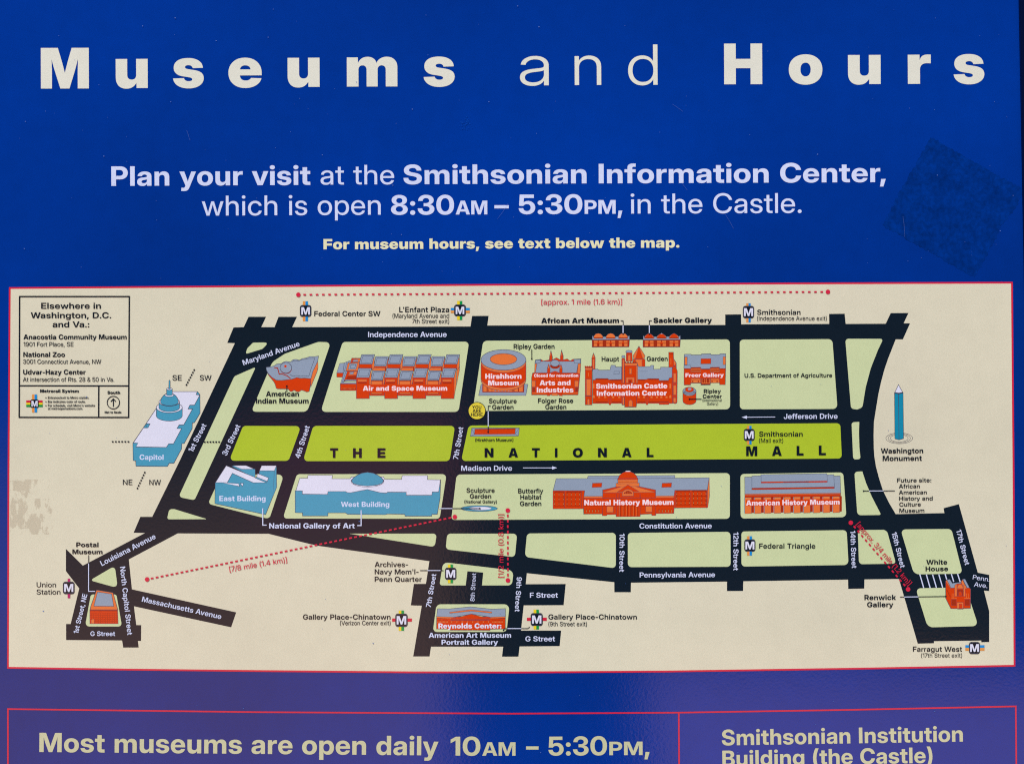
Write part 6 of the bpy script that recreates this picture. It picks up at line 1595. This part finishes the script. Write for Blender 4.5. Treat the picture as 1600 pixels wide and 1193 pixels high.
# ------------------------------------------------------------------ place names (dark) and street names (pale)
prev_ = None
for w, s, a, b, y0, y1, cap in (
        ('X', 'African Art Museum', 845.7, 967.1, 504.8, 504.5, 8.0), ('X', 'Sackler Gallery', 1020.9, 1112.2, 504.4, 504.0, 8.0),
        ('B', 'American', 415.7, 467.2, 619.1, 619.0, 8.1), ('B', 'Indian Museum', 400.1, 482.3, 630.1, 630, 8.1),
        ('S', 'Ripley Garden', 802.5, 866.3, 544.9, 544.7, 7.6), ('S', 'Haupt', 940, 967.1, 564.3, 564.1, 7.3), ('S', 'Garden', 1010.4, 1043, 563.9, 563.7, 7.3),
        ('S', 'Sculpture', 764, 807.2, 629.8, 629.8, 7.4), ('S', 'Garden', 769, 802.2, 639.4, 639.3, 7.4),
        ('S', 'Folger Rose', 840.7, 895.5, 629.4, 629.2, 7.4), ('S', 'Garden', 852, 884.7, 639.2, 639, 7.4),
        ('B', 'Ripley', 1099.4, 1126.2, 613.9, 613.7, 6.2), ('B', 'Center', 1097.7, 1127.5, 622, 621.9, 6.2), ('R', '(International', 1097.4, 1127.5, 627.2, 627, 4.2), ('R', 'Gallery)', 1104.3, 1121.8, 632.6, 632.5, 4.2),
        ('S', 'U.S. Department of Agriculture', 1163.1, 1300, 589.6, 589.2, 6.4), ('S', '(Hirshhorn Museum)', 742.6, 802, 689.5, 689.3, 5.0),
        ('B', 'Postal', 119.4, 154.1, 853.9, 854, 7.3), ('B', 'Museum', 113.4, 160.4, 864.9, 865, 7.3),
        ('R', 'NE', 192.3, 207.1, 757, 757, 8.3), ('R', 'NW', 233.6, 251.6, 757.3, 757.3, 8.3), ('R', 'SE', 269.7, 284.1, 594.1, 594.1, 8.3), ('R', 'SW', 312.5, 330.6, 594.1, 594, 8.3),
        ('S', 'Sculpture', 728.9, 772.8, 769.1, 769, 7.2), ('S', 'Garden', 734, 767.4, 778.2, 778.1, 7.2), ('S', '(National Gallery)', 725.5, 776.2, 785.8, 785.7, 5.0),
        ('S', 'Butterfly', 809.5, 848.6, 770.1, 770, 7.3), ('S', 'Habitat', 812.9, 845.7, 779.6, 779.5, 7.3), ('S', 'Garden', 812.4, 845.7, 789.8, 789.7, 7.3),
        ('B', 'White', 1447, 1479.6, 881.3, 881, 7.5), ('B', 'House', 1445.8, 1481, 891.6, 891.3, 7.5), ('B', 'Renwick', 1350.3, 1399.7, 936.5, 936.2, 8), ('B', 'Gallery', 1354.5, 1395.5, 947.7, 947.4, 8),
        ('S', 'Future site:', 1401.3, 1454.8, 753, 752.7, 6.4), ('S', 'African', 1404.1, 1436.9, 762.3, 762, 6.4), ('S', 'American', 1404.1, 1447.8, 771.9, 771.6, 6.4), ('S', 'History and', 1404.4, 1457, 781.4, 781.1, 6.4),
        ('S', 'Culture', 1404.8, 1438.5, 790.7, 790.4, 6.4), ('S', 'Museum', 1404.8, 1443.9, 800.2, 800, 6.4),
        ('B', 'Washington', 1375.9, 1442.1, 707.9, 707.5, 8), ('B', 'Monument', 1378.8, 1440, 719.6, 719.2, 8)):
    near = prev_ is not None and 3 < y0 - prev_[2] < 13 and a < prev_[1] and b > prev_[0]
    if not near:
        if prev_ is not None:
            m.build('place_name', mp)
        m = Mesh()
    text(m, 'black', w, s, a, b, y0, y1, cap)
    prev_ = (a, b, y0)
m.build('place_name', mp)
m = Mesh()
for ch, a, b, base, cap in (('T', 516, 528.4, 714.8, 15), ('H', 551.7, 565.3, 714.8, 15), ('E', 589.9, 602.3, 714.8, 15),
                            ('N', 757.2, 771, 714, 14.4), ('A', 794.6, 809.4, 714, 14.4), ('T', 831, 843.4, 714, 14.4), ('I', 867, 870.9, 714, 14.4), ('O', 895, 910.5, 714, 14.4), ('N', 934.2, 948, 713.8, 14.4), ('A', 971.7, 986.7, 713.7, 14.4), ('L', 1010.3, 1021, 713.6, 14.4),
                            ('M', 1165.6, 1182.9, 711.9, 15), ('A', 1206, 1221.2, 711.6, 15), ('L', 1244.4, 1255.4, 711.2, 15), ('L', 1279, 1290.1, 710.7, 15)):
    if (ch, a) in (('N', 757.2), ('M', 1165.6)):
        m.build('lawn_word', mp)
        m = Mesh()
    text(m, 'black', 'X', ch, a, b, base, None, cap)
m.build('lawn_word', mp)
for w, s, x0, y0, x1, y1, cap in (
        ('S', 'Independence Avenue', 575.3, 526.6, 698, 526.3, 8.3), ('S', 'Maryland Avenue', 381, 570.6, 469, 540.2, 8.2), ('S', 'Jefferson Drive', 1224.4, 654.2, 1308.4, 653.8, 8.2),
        ('S', 'Madison Drive', 720.6, 735, 800.1, 734.8, 8), ('S', '1st Street', 301.4, 706.4, 323.1, 664.2, 8.3), ('S', '3rd Street', 354.3, 712, 376.1, 665.5, 8.3),
        ('S', '4th Street', 468.7, 716, 484.3, 666.2, 8.3), ('S', '7th Street', 715.8, 717.6, 724.1, 667.5, 8.0), ('S', 'Louisiana Avenue', 159.9, 883.6, 244.4, 840.2, 8.3),
        ('S', 'North Capitol Street', 187.8, 885, 199.6, 991.3, 8.2), ('S', '1st Street, NE', 122.6, 989.3, 137, 928.0, 7.7), ('S', 'G Street', 141.7, 992.6, 180.2, 992.6, 7.3),
        ('S', 'Massachusetts Avenue', 221.7, 938.8, 345.3, 966.4, 8), ('B', 'National Gallery of Art', 420.8, 824.9, 554.4, 824.8, 8.2), ('S', 'Constitution Avenue', 999, 825, 1111.9, 824.6, 8),
        ('S', 'Pennsylvania Avenue', 999.3, 901.4, 1117, 900.8, 8), ('S', '10th Street', 968.0, 832.8, 967.6, 892.6, 7.9), ('S', '12th Street', 1145.8, 830.8, 1145.8, 890.3, 7.9),
        ('S', '14th Street', 1328.2, 828.6, 1330.6, 886.8, 7.9), ('S', '15th Street', 1392.7, 832, 1406.7, 886.6, 7.9), ('S', '17th Street', 1493.4, 828, 1507.4, 882.4, 7.9),
        ('S', '7th Street', 673, 948.4, 681.8, 896.4, 7.7), ('R', '8th Street', 741.3, 938.6, 743.9, 895, 6.8), ('S', '9th Street', 807.6, 900.6, 804.4, 954.4, 7.9),
        ('S', 'F Street', 828, 933, 871.6, 932.9, 8), ('S', 'G Street', 820.9, 1001, 867.1, 1000.9, 8), ('B', 'American Art Museum', 670, 995.5, 798.5, 995.3, 7.9), ('B', 'Portrait Gallery', 690, 1006.3, 778.1, 1006.2, 7.9),
        ('R', 'Penn.', 1519.2, 904, 1545.4, 908.1, 7), ('R', 'Ave.', 1521.2, 915.2, 1542, 917.9, 7)):
    m = Mesh()
    text(m, 'ice', w, s, x0, x1, y0, y1, cap, True)
    m.build('street_name', mp)

# leader lines, arrows and compass ticks
DOTS = ((973.4, 521.2), (1014.4, 521.2), (830.9, 560.5), (448.3, 602.8), (1077, 623.2), (762.7, 674.5), (749.7, 793.8), (1349, 766.4), (1477.5, 930.9), (786.8, 983.6))
m, end = None, None
DK, PL = 'black', 'ice'
for col_, w, pts in (
        (DK, 1.1, [(969.5, 501.2), (973.6, 501.2), (973.6, 508.2)]), (PL, 1.4, [(973.4, 508.2), (973.4, 520.5)]), (DK, 1.1, [(1018.4, 501.0), (1014.4, 501.0), (1014.4, 508)]), (PL, 1.4, [(1014.4, 508), (1014.4, 520.3)]),
        (DK, 1.2, [(830.8, 545.4), (830.9, 559.5)]), (DK, 1.2, [(448.3, 602.5), (448.3, 611.5)]), (DK, 1.1, [(1077, 623.2), (1096, 623.2)]),
        (DK, 1.1, [(766.8, 634), (762.8, 634), (762.8, 642)]), (PL, 1.3, [(762.8, 642), (762.8, 666)]), (DK, 1.2, [(762.8, 666), (762.7, 674.5)]),
        (PL, 1.6, [(410.8, 793.5), (410.8, 819.7), (416.8, 819.7)]), (PL, 1.6, [(564.4, 796.4), (564.4, 820.3), (558.4, 820.3)]),
        (PL, 1.3, [(686, 793.8), (707, 793.8)]), (DK, 1.1, [(707, 793.8), (750, 793.8)]),
        (DK, 1.1, [(1348.4, 766.4), (1357.5, 766.4)]), (PL, 1.2, [(1357.5, 766.4), (1380, 766.3)]), (DK, 1.1, [(1380, 766.3), (1397.8, 766.2)]),
        (DK, 1.1, [(1405.7, 931.8), (1412.5, 931.8)]), (PL, 1.3, [(1412.5, 931.8), (1434.5, 931.5)]), (DK, 1.1, [(1434.5, 931.5), (1478, 930.9)]),
        (DK, 1.1, [(656.1, 890.5), (668, 890.5)]), (PL, 1.2, [(668, 890.5), (688.3, 890.5)]), (DK, 1.1, [(688.3, 890.5), (693, 890.5)]),
        (DK, 1.1, [(786.8, 984.2), (787.6, 981.2), (793, 981)]), (PL, 1.3, [(793, 981), (814.6, 981)]), (DK, 1.1, [(814.6, 981), (824.4, 981), (827.8, 978.6)]),
        (DK, 1.0, [(138.9, 866.5), (138.9, 880)]), (PL, 1.3, [(138.9, 879.5), (138.9, 923), (149, 923)])):
    if end is None or abs(end[0] - pts[0][0]) + abs(end[1] - pts[0][1]) > 1.2:
        if m is not None:
            m.build('leader_line', mp)
        m = Mesh()
    m.line(col_, pts, w)
    for p in DOTS:
        if min(abs(p[0] - e[0]) + abs(p[1] - e[1]) for e in (pts[0], pts[-1])) < 1.5:
            m.poly(DK, ell(p[0], p[1], 1.25, 1.25, 14))
    end = pts[-1]
m.build('leader_line', mp)
for pts, head in (([(1162, 651.5), (1210.9, 651.1)], [(1158.5, 651.5), (1166.8, 648.9), (1166.8, 654.1)]), ([(817.2, 730.4), (866, 730.4)], [(870.6, 730.4), (862.6, 727.8), (862.6, 733)])):
    m = Mesh()
    m.line(PL, pts, 1.1)
    m.poly(PL, head)
    m.build('traffic_arrow', mp)
for a, b, n in (((303.7, 577.8), (291.6, 600.9), 7), ((226.5, 737.7), (215.1, 762.2), 7), ((176.5, 689.6), (201, 689.6), 6), ((320, 690), (342.6, 690), 6)):
    a, b = Vector(a), Vector(b)
    t = (b - a).normalized()
    d0 = nextd()
    m = Mesh()
    for k in range(n):
        p = a.lerp(b, k / (n - 1))
        m.line(DK, [tuple(p - t * 1.35), tuple(p + t * 1.35)], 2.1, d=d0)
    m.build('quadrant_tick_line', mp)

distance([(466.4, 460.4), (1293.3, 455.9)], 9.8, 4.2, '[approx. 1 mile (1.6 km)]', 845.7, 475.8, 971.9, 475.2, 'long red dashed line along the top of the map')
distance([(230.2, 904.3), (710.7, 806.9)], 7.9, 4.4, '[7/8 mile (1.4 km)]', 359.2, 892.6, 449, 877.4, 'long slanting red dashed line', 8.2)
distance([(793.4, 796.8), (793.6, 905.8)], 8.6, 4.4, '[1/2 mile (0.8 km)]', 786.6, 901.6, 786.6, 802.6, 'upright red dashed line', 8.0)
distance([(1329, 816), (1418.4, 919.8)], 9.0, 4.4, '[approx. 3/4 mile (1.2 km)]', 1336.8, 819.2, 1418.9, 914.5, 'short slanting red dashed line', 8.0)

nextd(2e-5)
for k in range(len(dust.v)):
    dust.v[k] = (dust.v[k][0], -DEPTH[0], dust.v[k][2])
dust.build('dust_specks', sign, kind='stuff')
